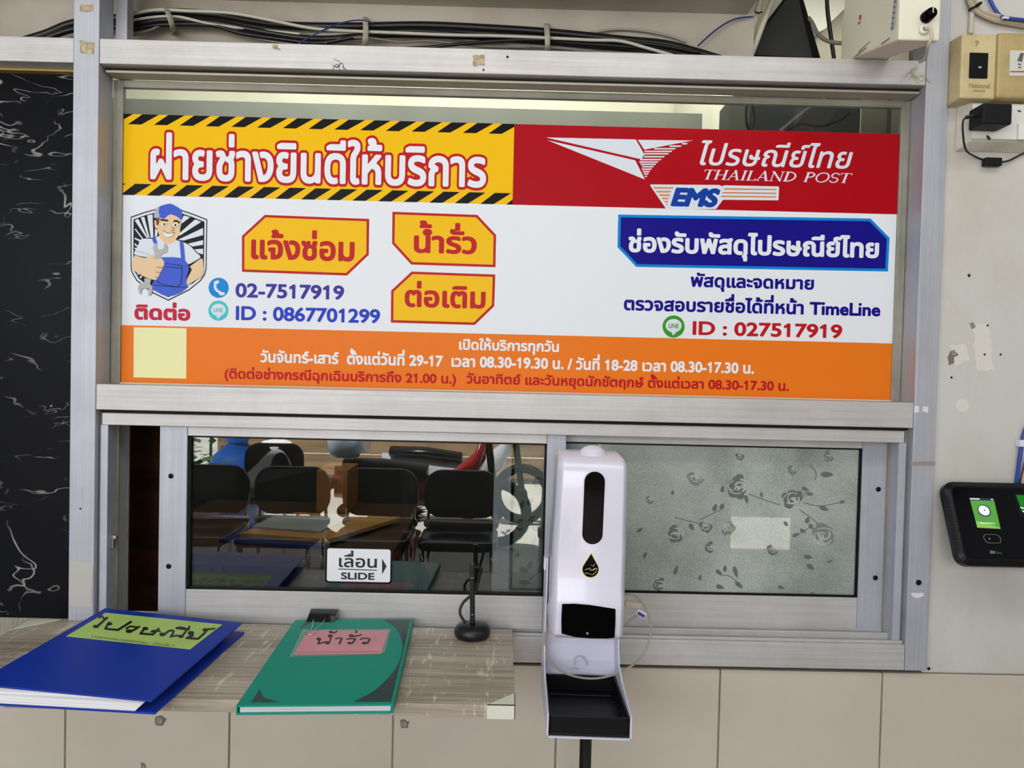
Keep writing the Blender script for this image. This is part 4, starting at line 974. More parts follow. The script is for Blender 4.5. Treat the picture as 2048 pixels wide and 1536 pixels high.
bm = NB(); prism(bm, [(dc.x+x*1.08, yf+.003, dc.z+z*1.08) for x, z in drop], (0, -.0038, 0)); obj('drop_rim', tilt(bm), mat('gold_trim', (214, 190, 128), .25, .8), dsp)
bm = NB(); prism(bm, [(dc.x+x, yf+.003, dc.z+z) for x, z in drop], (0, -.0044, 0)); obj('drop_mark', tilt(bm), BLKGLOSS, dsp)
bm = NB()
for q in ([(-.009, -.008), (-.004, -.005), (.001, -.008), (.006, -.0045), (.010, -.004)], [(-.009, -.0125), (-.003, -.0125), (.003, -.0145), (.008, -.010), (.010, -.004)], [(-.002, -.0035), (.003, -.0075), (.007, -.0050)], [(.000, .001), (.004, -.001), (.006, .003)]):
    tube(bm, [(dc.x+x, yf-.0016, dc.z+z+.002) for x, z in q], .00055, 6, n=4)
obj('hand_mark', tilt(bm), mat('gold_trim', (214, 190, 128), .25, .8), dsp)
ysn = yf-.0112
q = fpts([(1124, 1208), (1150, 1207.5), (1180, 1210), (1231, 1218), (1231, 1240), (1229, 1275), (1215, 1277), (1180, 1276.5), (1150, 1274), (1123, 1267), (1122.5, 1240)], ysn)
bm = NB(); prism(bm, [v+Vector((0, .0012, 0)) for v in q], (0, -.0026, 0)); obj('sensor_panel', bm, BLKGLOSS, dsp, bevel=.0008)
sc = P(1174.5, 1266, ysn); bm = NB(); lathe(bm, [(.0024, -.0013), (.0022, -.0028), (.0008, -.0032)], 16, sc, 'Y'); obj('sensor_lens', bm, mat('sensor_grey', (150, 150, 156), .15, .6), dsp)
bc = P(1181, 909, -.135); bc.z = zt+.003
obj('top_button', tilt(lathe(NB(), [(.0235, .0), (.0235, .0025), (.0215, .0035), (.019, .009), (.014, .013), (.007, .0155), (.0005, .0162)], 32, bc)), WHITEP, dsp)
# holder: back plate, side cheeks, tray
zt_r = .9515; zbt = P(1170, 1476, -.262).z; hw = .0632
zp1 = P(1100, 1120, -.12).z
bm = NB(); prof = [(-.070, zp1), (-.112, zp1), (-.119, zp1-.06), (-.119, zb_-.02), (-.122, zt_r+.055), (-.135, zt_r+.030), (-.170, zt_r+.016), (-.225, zt_r+.008), (-.262, zt_r+.002), (-.266, zbt+.003), (-.262, zbt), (-.12, zbt-.004), (-.070, zbt)]
for s in (-1, 1):
    xa, xb = sorted((cx+s*hw, cx+s*(hw-.0026))); prism(bm, [(xa, y, z) for y, z in prof], (xb-xa, 0, 0))
box(bm, cx-hw+.0026, cx+hw-.0026, -.0845, -.0805, zbt+.001, zp1-.002)
# curved apron from plate to tray
ap = [(-.0846, zt_r+.075), (-.090, zt_r+.045), (-.098, zt_r+.02), (-.108, zt_r+.002), (-.108, zt_r-.01), (-.0846, zt_r-.01)]
prism(bm, [(cx-hw+.0026, y, z) for y, z in ap], (2*hw-.0052, 0, 0))
box(bm, cx-hw+.0026, cx+hw-.0026, -.2655, -.085, zbt-.0005, zbt+.002)
LAV = mat('lavender_white_plastic', (214, 213, 232), .35)
obj('holder', tilt(bm), LAV, dsp, bevel=.0007)
STN = mat('teal_stain', (182, 202, 214), .6)
bm = NB()
for r_, pts in ((2.2, [(1148, 1330), (1150, 1318), (1158, 1313), (1168, 1318), (1174, 1330)]), (2.6, [(1138, 1343), (1148, 1336), (1160, 1340)])): strokes_px(bm, [(sm2(pts, 4, False), r_*.6)], -.1055, cell=.6)
obj('stain', bm, STN, dsp)
bm = NB(); t0, t1 = cx-hw+.0032, cx+hw-.0032; w_ = .003
box(bm, t0, t1, -.2625, -.110, zbt+.0022, zbt+.006)
box(bm, t0, t0+w_, -.2625, -.110, zbt+.006, zt_r); box(bm, t1-w_, t1, -.2625, -.110, zbt+.006, zt_r)
box(bm, t0+w_, t1-w_, -.2625, -.2625+w_, zbt+.006, zt_r); box(bm, t0+w_, t1-w_, -.113, -.110, zbt+.006, zt_r)
box(bm, t0+.008, t1-.008, -.135, -.133, zbt+.006, zbt+.009)
obj('drip_tray', tilt(bm), mat('tray_black', (14, 14, 18), .35, spec=.25), dsp, bevel=.0012)
pcx = P(1171, 1500, -.15).x
bm = NB(); lathe(bm, [(.0098, .012), (.0098, zbt-.001)], 24, (pcx, -.15, 0)); obj('pole', bm, mat('powder_black', (18, 18, 19), .35), dsp)
bm = NB(); lathe(bm, [(.14, .0005), (.14, .006), (.13, .009), (.02, .013)], 40, (pcx, -.15, 0)); obj('foot', bm, mat('powder_black', (18, 18, 19), .35), dsp)
bm = NB(); box(bm, cx-hw-.004, cx-hw, -.10, -.082, P(1100, 1142, -.1).z, P(1100, 1118, -.1).z); obj('side_catch', tilt(bm), WHITEP, dsp, bevel=.001)
# ---- usb cable looped round the dispenser
CAB = mat('grey_beige_cable', (160, 154, 140), .45)
def ppts(q): return [P(x, y, Y) for x, y, Y in q]
usb = thing('usb_cable', 'thin grey charging cable looped round the white sanitizer dispenser', 'cable', tuple(P(1180, 1357, -.125)))
bm = NB(); tube(bm, ppts([(1250, 1188, -.085), (1268, 1190, -.08), (1284, 1205, -.08), (1297, 1230, -.085), (1302, 1255, -.09), (1297, 1285, -.10), (1281, 1315, -.11), (1255, 1337, -.131), (1215, 1353, -.14), (1178, 1357, -.14), (1140, 1350, -.14), (1108, 1332, -.135), (1093, 1305, -.125), (1090, 1275, -.12), (1094, 1258, -.12)]), .0019, 10, n=6)
tube(bm, ppts([(1099, 1198, -.115), (1096, 1215, -.118), (1097, 1232, -.12), (1102, 1244, -.12)]), .0017, 8)
obj('wire', bm, CAB, usb)
bm = NB(); tube(bm, ppts([(1250, 1250, -.085), (1260, 1240, -.083), (1275, 1230, -.082), (1283, 1226, -.082)]), .0018, 8); obj('wire', bm, CAB, usb)
p = P(1266, 1209, -.083); bm = NB(); box(bm, -.014, .014, -.004, .004, -.005, .005, 0, Matrix.Translation(p) @ Matrix.Rotation(.12, 4, 'Y')); obj('plug', bm, mat('beige_plug', (196, 180, 164), .5), usb, bevel=.001)
p = P(1282, 1227, -.0835); bm = NB(); box(bm, -.009, .009, -.0028, .0028, -.0055, .0055, 0, Matrix.Translation(p) @ Matrix.Rotation(.5, 4, 'Y')); obj('connector', bm, WHITEP, usb, bevel=.0008)
bm = NB(); box(bm, -.0065, .0070, -.0036, -.0025, -.0035, .0015, 0, Matrix.Translation(p) @ Matrix.Rotation(.5, 4, 'Y')); obj('connector_slot', bm, mat('usb_violet', (70, 50, 140), .4), usb)

# ================================================================== CABLES OVER THE FRAME
def cable(name, label, pts, r, mt, group=None, cat='cable', seg=10):
    q = ppts(pts); t = thing(name, label, cat, tuple(q[len(q)//2]), group)
    obj('sheath', tube(NB(), q, r, seg, n=6), mt, t); return t
KB = mat('black_cable', (15, 15, 17), .4); KW = mat('white_cable', (206, 202, 188), .5); KG = mat('dusty_grey_cable', (132, 128, 118), .6); KBL = mat('blue_cable', (20, 44, 120), .4)
g_b = 'cables running above the window frame'
Yc = .128
cable('cable', 'thickest black cable, topmost of the bundle over the window frame', [(-30, 104, Yc), (85, 70, Yc), (150, 46, Yc), (256, 34, Yc), (330, 25, Yc), (430, 30, Yc), (560, 50, Yc), (700, 53, Yc), (850, 51, Yc), (1000, 58, Yc), (1100, 65, Yc), (1250, 80, Yc), (1340, 90, Yc), (1440, 118, Yc)], .0078, KB, g_b)
cable('cable', 'black cable just under the topmost cable, left half of the bundle', [(60, 90, .112), (150, 58, .112), (256, 52, .112), (330, 40, .111), (430, 46, .111), (540, 66, .111), (640, 78, .112), (760, 70, .112), (900, 72, .112), (1040, 80, .112), (1240, 96, .112), (1400, 116, .112)], .0062, KB, g_b)
cable('cable', 'black cable sagging lowest at the left of the bundle, touching the rail', [(256, 62, .11), (320, 50, .108), (420, 50, .108), (480, 66, .108), (560, 78, .108), (640, 86, .108), (720, 72, .104), (820, 62, .104), (960, 72, .106), (1120, 84, .106), (1300, 98, .106), (1420, 118, .106)], .0042, KB, g_b)
cable('cable', 'thin black cable crossing upward in the middle of the bundle', [(640, 92, .100), (760, 98, .098), (860, 94, .098), (940, 86, .098), (1040, 80, .098), (1160, 80, .098), (1300, 88, .098), (1400, 106, .098)], .0032, KB, g_b)
cable('cable', 'black cable lying along the lower right end of the bundle', [(1000, 76, .114), (1120, 84, .114), (1240, 88, .112), (1320, 96, .112), (1400, 110, .112)], .0058, KB, g_b)
cable('cable', 'white cable running along the front of the black bundle', [(256, 30, .104), (310, 20, .102), (380, 22, .100), (460, 26, .098), (540, 40, .096), (620, 56, .094), (700, 62, .094), (800, 66, .094), (900, 70, .094), (1000, 72, .094), (1100, 76, .094), (1180, 80, .094), (1240, 82, .094), (1290, 95, .096), (1350, 112, .1)], .0030, KW, g_b)
cable('cable', 'second white cable inside the bundle by the left strap', [(256, 42, .108), (310, 34, .104), (360, 34, .104), (420, 48, .106), (500, 58, .108), (600, 68, .108)], .0026, KW, g_b)
cable('cable', 'grey cable drooping onto the rail left of the middle strap', [(256, 74, .110), (300, 60, .108), (335, 50, .108), (440, 52, .11), (520, 78, .112), (600, 90, .112)], .0022, KG, g_b)
cable('cable', 'grey cable looping beside the middle strap', [(650, 86, .106), (690, 76, .104), (740, 76, .102), (800, 84, .104), (860, 82, .106), (960, 92, .108), (1060, 94, .108)], .0022, KG, g_b)
cable('cable', 'grey cable sagging below the bundle right of the middle strap', [(900, 76, .116), (980, 86, .112), (1060, 92, .110), (1120, 96, .110), (1200, 104, .11), (1300, 108, .11)], .0028, KG, g_b)
cable('cable', 'pale striped cable arching above the right end of the bundle', [(1150, 72, .128), (1200, 62, .130), (1240, 58, .130), (1290, 62, .130), (1340, 72, .130), (1372, 84, .128)], .0024, mat('pale_cable', (168, 164, 152), .5), g_b)
cable('wire', 'blue wire rising behind the middle strap', [(592, 90, .090), (620, 74, .088), (660, 54, .088), (700, 42, .090), (730, 41, .092), (748, 48, .096)], .0013, KBL, cat='wire')
cable('wire', 'blue wire curving up from the right end of the bundle to the conduits', [(1396, 92, .120), (1415, 74, .122), (1440, 54, .124), (1470, 38, .128), (1506, 33, .132)], .0015, KBL, cat='wire')
STRAP = mottle(mat('strap_white', (196, 192, 178), .6), (160, 152, 130), (60, 60, 60))
for (xa, y0, xb, y1), lb_ in (((333, 17, 347, 62), 'white strap clip holding the cables near the left post'), ((731, 38, 730, 93), 'white strap clip in the middle of the cable bundle'), ((1093, 51, 1095, 103), 'white strap clip on the right part of the cable bundle')):
    t = thing('cable_strap', lb_, 'strap', tuple(P(xb, y1, .1)), 'cable straps over the frame')
    bm = NB(); mid = ((xa+xb)/2+1, (y0+y1)/2)
    tube(bm, [P(xa, y0-3, .138), P(xa, y0, .10), P(mid[0], mid[1], .082), P(xb, y1-2, .10), P(xb, y1+4, .138)], .0052, 12, n=5, flat=.22); obj('band', bm, STRAP, t)

# ================================================================== RIGHT CORNER
# sloped dark panel behind the rail
pl, pr = P(1486, 108, .20), P(1638, 116, .20)
d = Vector(ray(1590, -30)).normalized()
mon = thing('screen', 'dark grey screen panel tilted back behind the top rail beside the white box', 'screen', tuple((pl+pr)/2))
SCR = mat('screen_grey', (62, 64, 64), .5, spec=.2); SCB = mat('screen_bezel', (18, 19, 22), .4, spec=.2)
so_ = (pl+pr)/2; sn_ = Vector((0, -.9, .43)).normalized()
def spx(q): return [PP(x, y, so_, sn_) for x, y in q]
bm = NB(); prism(bm, spx([(1486, 108), (1638, 117), (1594, -30), (1590, -30)]), (0, .03, 0)); obj('panel', bm, SCR, mon)
bm = NB(); prism(bm, [v-sn_*-.002 for v in spx([(1484, 108), (1491, 109), (1594, -30), (1589, -30)])], (0, .034, 0)); prism(bm, [v+sn_*.002 for v in spx([(1626, 117), (1640, 117), (1597, -30), (1591, -30)])], (0, .034, 0)); obj('bezel', bm, SCB, mon)
bl2 = spx([(1486, 112)])[0]
ca_ = P(1492, 205, .22); cb_ = P(1721, 262, .22)
eq = thing('equipment_case', 'dark grey case behind the top right of the window glass', 'case', (ca_.x, .3, ca_.z-.2))
obj('case_body', bx(P(1500, 200, .26).x, P(1722, 230, .26).x, .26, .5, cb_.z-.12, bl2.z-.01), mat('case_grey', (74, 78, 78), .5), eq, bevel=.004)
for k, (pts, r, lb_) in enumerate(([([(1496, 196, .2), (1492, 225, .19), (1494, 250, .19), (1502, 262, .2), (1508, 235, .2), (1503, 205, .21)], .0028, 'black cable loop hanging behind the glass left of the dark case'),
        ([(1560, 262, .225), (1580, 245, .222), (1605, 225, .22), (1630, 208, .22), (1650, 196, .22)], .0034, 'silver grey cable slanting up across the dark case'),
        ([(1572, 262, .228), (1600, 248, .225), (1640, 252, .222), (1680, 240, .222), (1700, 225, .222)], .0028, 'black cable curving along the bottom of the dark case')])):
    cable('cable', lb_, pts, r, KB if k != 1 else mat('silver_cable', (150, 152, 150), .35), 'cables behind the window glass')
cable('cable', 'black cable hanging straight down beside the dark screen', [(1653, -30, .22), (1655, 20, .22), (1660, 60, .22), (1668, 118, .22), (1672, 150, .22)], .0042, KB)
cable('cable', 'grey twisted cable from the screen edge to the white box', [(1618, 36, .19), (1626, 48, .17), (1636, 68, .14), (1655, 82, .10), (1680, 86, .07), (1704, 83, .05)], .0038, KG)
for i, (x0, x1, lb_) in enumerate(((1552, 1500, 'pale conduit pipe slanting beside the dark screen, inner one'), (1527, 1487, 'pale conduit pipe slanting beside the dark screen, outer one'))):
    cable('conduit_pipe', lb_, [(x0, -20, .155), ((x0+x1)/2, 48, .155), (x1, 116, .155), (x1-14, 150, .155)], .006, mat('pale_conduit', (196, 192, 178), .6), 'conduit pipes beside the screen', 'pipe')
t = thing('cable_tie', 'black cable tie round the slanting conduit pipes', 'cable tie', tuple(P(1512, 22, .147)))
obj('band', tube(NB(), ppts([(1500, 19, .148), (1508, 22, .144), (1516, 26, .144), (1524, 24, .147)]), .0014, 8), BLACK, t)
# inner white wall return and grey beam seen over the rail
GBG = mottle(mat('haunch_grey', (104, 99, 88), .85), (92, 88, 78), (4, 4, 4))
a, c = P(1440, 60, .85).x, XW
struct('wall_inner_haunch', bx(a, c, .85, .88, 1.95, 3.0), GBG)
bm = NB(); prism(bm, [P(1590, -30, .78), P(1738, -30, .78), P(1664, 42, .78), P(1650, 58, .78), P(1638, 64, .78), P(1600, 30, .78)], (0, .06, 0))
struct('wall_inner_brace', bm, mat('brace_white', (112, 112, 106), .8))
struct('wall_inner_return', bx(P(1722, 230, .52).x, RX0+.60, .52, .6, 1.2, 2.16), INNER)
bm = NB(); tube(bm, ppts([(1782, 150, .30), (1779, 210, .30), (1777, 262, .30), (1775, 330, .30)]), .0045, 10)
t = thing('wall_pipe', 'thin grey pipe on the cream wall behind the top right corner of the glass', 'pipe', tuple(P(1777, 300, .3))); obj('pipe_run', bm, mat('grey_pipe', (150, 148, 140), .5), t)
# ---- white box on the corner
CRM = mat('cream_white_case', (222, 220, 200), .4); 
wbx0, wbx1 = P(1798, 50, -.16).x, P(1882, 50, -.16).x
zf = P(1838, 83, -.16).z; zk = P(1720, 119, 0).z
wb = thing('control_box', 'cream white control box with a black knob mounted above the frame corner', 'control box', (wbx0+.035, -.05, zk))
bm = NB()
pts = [(-.160, zf+.001), (-.160, 2.40), (.045, 2.40), (.045, P(1705, 30, .04).z+.012), (.052, P(1705, 30, .04).z-.01), (.052, zk+.004), (-.006, zk+.002)]
prism(bm, [(wbx0, y, z) for y, z in pts], (wbx1-wbx0, 0, 0)); obj('case', bm, CRM, wb, bevel=.004, seg=3)
kp = P(1853, 34, -.162); bm = NB(); lathe(bm, [(.0095, .003), (.0095, -.002), (.0082, -.016), (.007, -.018)], 24, kp, 'Y'); obj('knob', bm, BLKGLOSS, wb)
bm = NB(); box(bm, kp.x-.0008, kp.x+.0008, kp.y-.0192, kp.y-.017, kp.z-.002, kp.z+.007, 0); obj('knob_pointer', bm, mat('pointer_grey', (190, 190, 186), .4), wb)
gp = P(1848, 59, -.162); bm = NB(); lathe(bm, [(.0082, .003), (.0080, -.002), (.0066, -.004), (.0035, -.0035), (.0033, .002)], 24, gp, 'Y'); obj('grommet', bm, mat('grommet_white', (228, 226, 214), .4), wb)
bm = NB(); tube(bm, [gp+Vector((0, -.003, 0)), gp+Vector((.003, -.012, -.004)), gp+Vector((.0055, -.013, -.018)), P(1856, 92, -.165), P(1853, 110, -.13), P(1846, 121, -.05), P(1840, 124, -.01)], .0026, 10, n=5); obj('power_cord', bm, mat('clear_cord', (196, 186, 168), .35), wb)
# strip, logo and slots on the left face (x = wbx0)
def side(px, py): 
    dr = ray(px, py); tt = (wbx0-.0006-CAM[0])/dr[0]; return Vector(CAM+dr*tt)
def sidepoly(bm, q):
    f = bm.faces.new([bm.verts.new(side(*p)) for p in q]); f.normal_update()
    if f.normal.x > 0: f.normal_flip()
bm = NB(); sidepoly(bm, [(1788, -6), (1795, -6), (1788, 58), (1781, 62)]); obj('name_strip', bm, mat('name_strip_grey', (176, 176, 184), .5), wb)
bm = NB()
for y in (3, 14, 25, 36, 47, 56):
    f = 1788.8-(y-3)*.115
    sidepoly(bm, [(f, y-2), (f+3.2, y-2), (f+2.8, y+2.5), (f-.4, y+2.5)])
bmesh.ops.translate(bm, verts=bm.verts, vec=(-.0005, 0, 0)); obj('name_marks', bm, mat('mark_violet', (92, 92, 120), .5), wb)
bm = NB()
sidepoly(bm, [(1718, 31), (1722, 29), (1722, 38), (1718, 41)]); sidepoly(bm, [(1716, 45), (1722, 42), (1721, 45), (1715, 50)]); obj('red_logo', bm, mat('logo_red', (190, 50, 60), .5), wb)
for q in ([(1762, 87), (1779, 75), (1780, 77), (1763, 90)], [(1708, 113), (1732, 94), (1733, 96), (1709, 115)], [(1716, 103), (1739, 82), (1740, 83), (1717, 105)]):
    bm = NB(); sidepoly(bm, q); obj('slot', bm, mat('slot_grey', (120, 118, 110), .6), wb)
# ---- breaker boxes
BEI = mottle(mat('aged_beige_plastic', (206, 190, 146), .5), (184, 164, 118), (18, 18, 18), .4, .7); BEI2 = mottle(mat('aged_tan_plastic', (182, 162, 112), .5), (164, 142, 92), (18, 18, 18), .4, .7)
def frontbox(bm, x0, x1, y0, y1, Yf, Yb, grow=.0, mi=0):
    a, c = P(x0, (y0+y1)/2, Yf), P(x1, (y0+y1)/2, Yf); zt1, zb1 = P((x0+x1)/2, y0, Yf).z, P((x0+x1)/2, y1, Yf).z
    fr_ = [(a.x, Yf, zb1), (c.x, Yf, zb1), (c.x, Yf, zt1), (a.x, Yf, zt1)]
    bk_ = [(a.x-grow, Yb, zb1-grow), (c.x+grow, Yb, zb1-grow), (c.x+grow, Yb, zt1+grow), (a.x-grow, Yb, zt1+grow)]
    hexa(bm, bk_, fr_, mi); return bm
br1 = thing('breaker_box', 'aged beige breaker box with a black rocker beside the window frame', 'breaker box', tuple(P(1955, 196, .01)))
obj('cover', frontbox(NB(), 1922, 1992.5, 68, 197, -.032, .0115, .002), BEI, br1, bevel=.003)
obj('rocker', frontbox(NB(), 1940, 1976.5, 105, 156, -.0345, -.030), mat('rocker_black', (16, 16, 18), .4, spec=.12), br1, bevel=.0012)
bm = NB(); frontbox(bm, 1957, 1963, 133, 136, -.0352, -.034); obj('rocker_mark', bm, mat('pointer_grey', (190, 190, 186), .4), br1)
EMB = mat('embossed_brown', (150, 126, 84), .6)
sheet_text('lettering', 'National', 1938, 1980, (1950, 166), (1950, 176), -.0324, EMB, br1, level=.02)
sheet_text('lettering', 'BREAKER', 1948, 1971, (1960, 179.5), (1960, 184), -.0324, EMB, br1, level=.02)
bm = NB(); strokes_px(bm, [([(1951, 84), (1955, 82), (1956, 87), (1952, 91)], 1.4)], -.0324, cell=.5); obj('stain', bm, EMB, br1)
br2_ = thing('breaker_box', 'tan breaker box with a white label at the right edge, next to the beige one', 'breaker box', tuple(P(2040, 196, .01)))
obj('cover', frontbox(NB(), 1995.5, 2072, 65, 196, -.034, .0115, .001), BEI2, br2_, bevel=.004)
obj('label_plate', frontbox(NB(), 2019.5, 2062, 101, 152, -.0352, -.033), mat('label_white', (206, 206, 198), .5), br2_)
bm = NB(); poly(bm, [(2020.5, 142), (2062, 142), (2062, 144.6), (2020.5, 144.6)], -.0354); obj('label_line', bm, mat('label_red', (160, 60, 70), .5), br2_)
bm = NB(); poly(bm, [(2036, 127), (2042, 127), (2042, 130.5), (2036, 130.5)], -.0354); poly(bm, [(2036, 133.5), (2042.5, 133.5), (2042.5, 136.5), (2036, 136.5)], -.0354); poly(bm, [(2034, 122), (2041, 106), (2048, 106), (2044, 124)], -.0354); obj('label_mark', bm, mat('label_dark', (90, 90, 84), .5), br2_)
# ---- socket box and power adapter
skt = thing('socket_box', 'white surface socket box under the breaker boxes', 'socket', tuple(P(1990, 292, .01)))
bm = NB(); a, c = P(1944, 245, -.016), P(2085, 245, -.016); z1_, z0_ = P(1990, 206, -.016).z, P(1990, 281, -.016).z
e_ = .014; hexa(bm, [(a.x-e_, .0115, z0_-e_), (c.x+e_, .0115, z0_-e_), (c.x+e_, .0115, z1_+.006), (a.x-e_, .0115, z1_+.006)], [(a.x, -.016, z0_), (c.x, -.016, z0_), (c.x, -.016, z1_), (a.x, -.016, z1_)])
SOCK = mottle(mat('socket_cream', (214, 211, 200), .5), (194, 188, 172), (20, 20, 20)); obj('base', bm, SOCK, skt, bevel=.003)
obj('face_plate', frontbox(NB(), 1944, 2085, 208, 279, -.020, -.0165), mat('socket_white', (218, 218, 212), .4), skt, bevel=.001)
obj('rocker', frontbox(NB(), 2038, 2064, 246, 279, -.026, -.0195), mat('rocker_white', (228, 228, 222), .35), skt, bevel=.0015)
bm = NB(); poly(bm, [(2035, 220), (2042, 221), (2042, 224.5), (2035, 223)], -.0204); obj('slot', bm, mat('slot_dark', (46, 42, 38), .7), skt); bm = NB(); poly(bm, [(1972, 270), (1977, 271), (1982, 277), (1979, 281), (1974, 277)], -.0204); obj('scorch_mark', bm, mat('slot_dark', (46, 42, 38), .7), skt)
adp = thing('power_adapter', 'black plug-in power adapter in the white socket box', 'power adapter', tuple(P(1990, 257, -.05)))
bm = NB(); a, c = P(1966, 228, -.062), P(2025, 228, -.062); z1_, z0_ = P(1995, 206, -.062).z, P(1995, 248, -.062).z
box(bm, a.x, c.x, -.062, -.0206, z0_, z1_); obj('body', bm, mat('adapter_black', (20, 20, 23), .5, spec=.2), adp, bevel=.003, seg=3)
bm = NB(); tube(bm, [Vector((a.x+.002, -.045, P(1955, 231, -.045).z)), P(1944, 232, -.045), P(1932, 235, -.044)], .0032, 10); tube(bm, ppts([(1932, 235, -.044), (1926, 243, -.042), (1926, 268, -.036), (1932, 300, -.022), (1952, 314, .002), (1972, 321, .004)]), .0017, 8)
tube(bm, ppts([(2005, 324, .004), (2018, 321, .004), (2034, 313, .004), (2052, 304, .004), (2075, 290, .004)]), .0017, 8); obj('lead', bm, KB, adp)
obj('ferrite', frontbox(NB(), 1971.5, 2006, 314, 331, -.004, .0095), mat('adapter_black', (20, 20, 23), .5, spec=.2), adp, bevel=.003, seg=3)
# ---- cables at the top right
base = [(1932, -14), (1941, 14), (1958, 29), (1987, 42), (2020, 49), (2062, 56)]
for k, lb_ in enumerate(('outermost beige cable of the bend above the breaker boxes', 'second beige cable of the bend above the breaker boxes', 'third beige cable of the bend above the breaker boxes', 'innermost beige cable of the bend above the breaker boxes')):
    o_ = k*4.6
    cable('cable', lb_, [(x+o_*(1.0 if i < 2 else .55 if i < 3 else .2), y-o_*(.1 if i < 1 else .5 if i < 3 else .95), .003-k*.0006) for i, (x, y) in enumerate(base)], .0024, mat('beige_cable', (188, 178, 152), .5) if k % 2 else mat('tan_cable', (164, 152, 126), .5), 'beige cables above the breaker boxes')
cable('cable', 'blue network cable coming down above the breaker boxes', [(1974, -14, .004), (1984, 8, .004), (1993, 23, .003), (2001, 32, .002), (2012, 36, -.004), (2060, 41, -.008)], .0031, mat('bright_blue_cable', (22, 66, 158), .4))
cable('cable', 'white bead of tape round the blue cable above the breaker boxes', [(2004, 36, -.010), (2010, 35, -.0105), (2017, 36, -.010)], .0022, mat('tape_silver', (226, 226, 228), .3), cat='tape')
cable('cable', 'pale cable running down behind the beige bend to the breaker box', [(1943, 24, .008), (1942, 45, .008), (1941, 68, .008)], .0045, mat('pale_conduit', (196, 192, 178), .6), cat='pipe')
t = thing('cable_tie', 'black cable tie round the beige cables above the breaker boxes', 'cable tie', tuple(P(1950, 12, -.003)))
obj('band', tube(NB(), ppts([(1938, 21, .004), (1941, 18, -.002), (1953, 12, -.004), (1960, 8, .0)]), .0017, 8), BLACK, t)
obj('tail', tube(NB(), ppts([(1953, 11.5, -.004), (1959, 7.5, -.005), (1962, 6, -.004)]), .0026, 10), BLACK, t)
# ---- wall clock-in terminal
def facepts(): pass
BODY = mat('terminal_black', (13, 13, 15), .35, spec=.25)
th = .015
A = P(1901, 972, -.020); B_ = P(1935, 1119, -.074)
hgt = (A-B_); un_ = Vector((0, hgt.y, hgt.z)).normalized(); xw = Vector((1, 0, 0))
roll = Matrix.Rotation(math.radians(-1.0), 3, 'Y'); 
term = thing('time_clock', 'black wall-mounted clock-in terminal with a lit green screen', 'time clock', (A.x+.1, .0, B_.z-.01))
fn = xw.cross(un_).normalized()
if fn.y > 0: fn = -fn
W_, Hh = .205, Vector((0, hgt.y, hgt.z)).length
A.x = B_.x = (A.x+B_.x)/2-.002
def tp(u, v, d_=0): return B_+xw*u+un_*v+fn*d_           # point on the tilted face
f_ = [tp(0, 0), tp(W_, 0), tp(W_, Hh), tp(0, Hh)]
rng = lambda ex, dd_: [tp(x, y, dd_) for x, y in rrect(W_+2*ex, Hh+2*ex, .010+ex, 4, W_/2, Hh/2)]
bm = NB(); loft(bm, [rng(.004, -.026), rng(.009, -.022), rng(.010, -.006), rng(.001, 0)], smooth=False); obj('body', bm, BODY, term, bevel=.001)
bm = NB(); hexa(bm, [Vector((v.x, .0115, v.z)) for v in (tp(.03, .02, -.02), tp(W_-.03, .02, -.02), tp(W_-.03, Hh-.02, -.02), tp(.03, Hh-.02, -.02))], [tp(.03, .02, -.0255), tp(W_-.03, .02, -.0255), tp(W_-.03, Hh-.02, -.0255), tp(.03, Hh-.02, -.0255)]); obj('wall_bracket', bm, BODY, term)
bm = NB(); 
rf_ = [tp(x, y, .0006) for x, y in rrect(W_-.004, Hh-.004, .008, 4, W_/2, Hh/2)]; prism(bm, rf_, -fn*.0004); obj('front_glass', bm, mat('terminal_glass', (5, 6, 14), .1, spec=.2), term)
def tpx(px, py, d_): return PP(px, py, B_+fn*d_, fn)
def tq(bm, q, d_, mi=0):
    f = bm.faces.new([bm.verts.new(tpx(x, y, d_)) for x, y in q]); f.normal_update(); f.material_index = mi
    if f.normal.dot(fn) < 0: f.normal_flip()
Z7_ = lambda q: zoomed(q, 6.681, 1860, 930)
GS = mat('screen_green', (78, 150, 58), .4, emit=.55); GS2 = mat('screen_lime', (126, 184, 70), .4, emit=.55); SWH = mat('screen_white', (214, 220, 240), .4, emit=.8); SDK = mat('screen_dark', (28, 34, 66), .4, emit=.5)
bm = NB(); tq(bm, Z7_([(535, 470), (858, 478), (945, 855), (632, 838)]), .0009); tq(bm, Z7_([(610, 745), (700, 765), (800, 790), (930, 840), (940, 852), (632, 836)]), .0011, 1); obj('display', bm, [GS, GS2], term, label='lit green display')
bm = NB(); tq(bm, Z7_([(525, 436), (855, 446), (858, 477), (532, 468)]), .0009, 1); tq(bm, Z7_([(530, 443), (662, 448), (664, 462), (534, 458)]), .0012, 0); tq(bm, Z7_([(815, 452), (838, 453), (840, 470), (818, 468)]), .0012, 0)
obj('display_bar', bm, [SWH, SDK], term)
bm = NB(); tq(bm, Z7_([(725+88*math.cos(a)+12*math.sin(a), 610+80*math.sin(a)+10*math.cos(a)) for a in [k*math.pi/16 for k in range(32)]]), .0012, 1); tq(bm, Z7_([(723+74*math.cos(a)+12*math.sin(a), 608+66*math.sin(a)+10*math.cos(a)) for a in [k*math.pi/16 for k in range(32)]]), .0015, 0); tq(bm, Z7_([(715, 610), (735, 592), (745, 600), (725, 616)]), .0018, 1)
obj('dial', bm, [SWH, SDK], term)
q0, q1, q2 = [tpx(*Z7_([p])[0], .0013) for p in ((668, 782), (868, 790), (666, 758))]
lettering('display_lettering', 'ลงเวลาทำงาน', q0, q1-q0, q2-q0, SWH, term, level=.03)
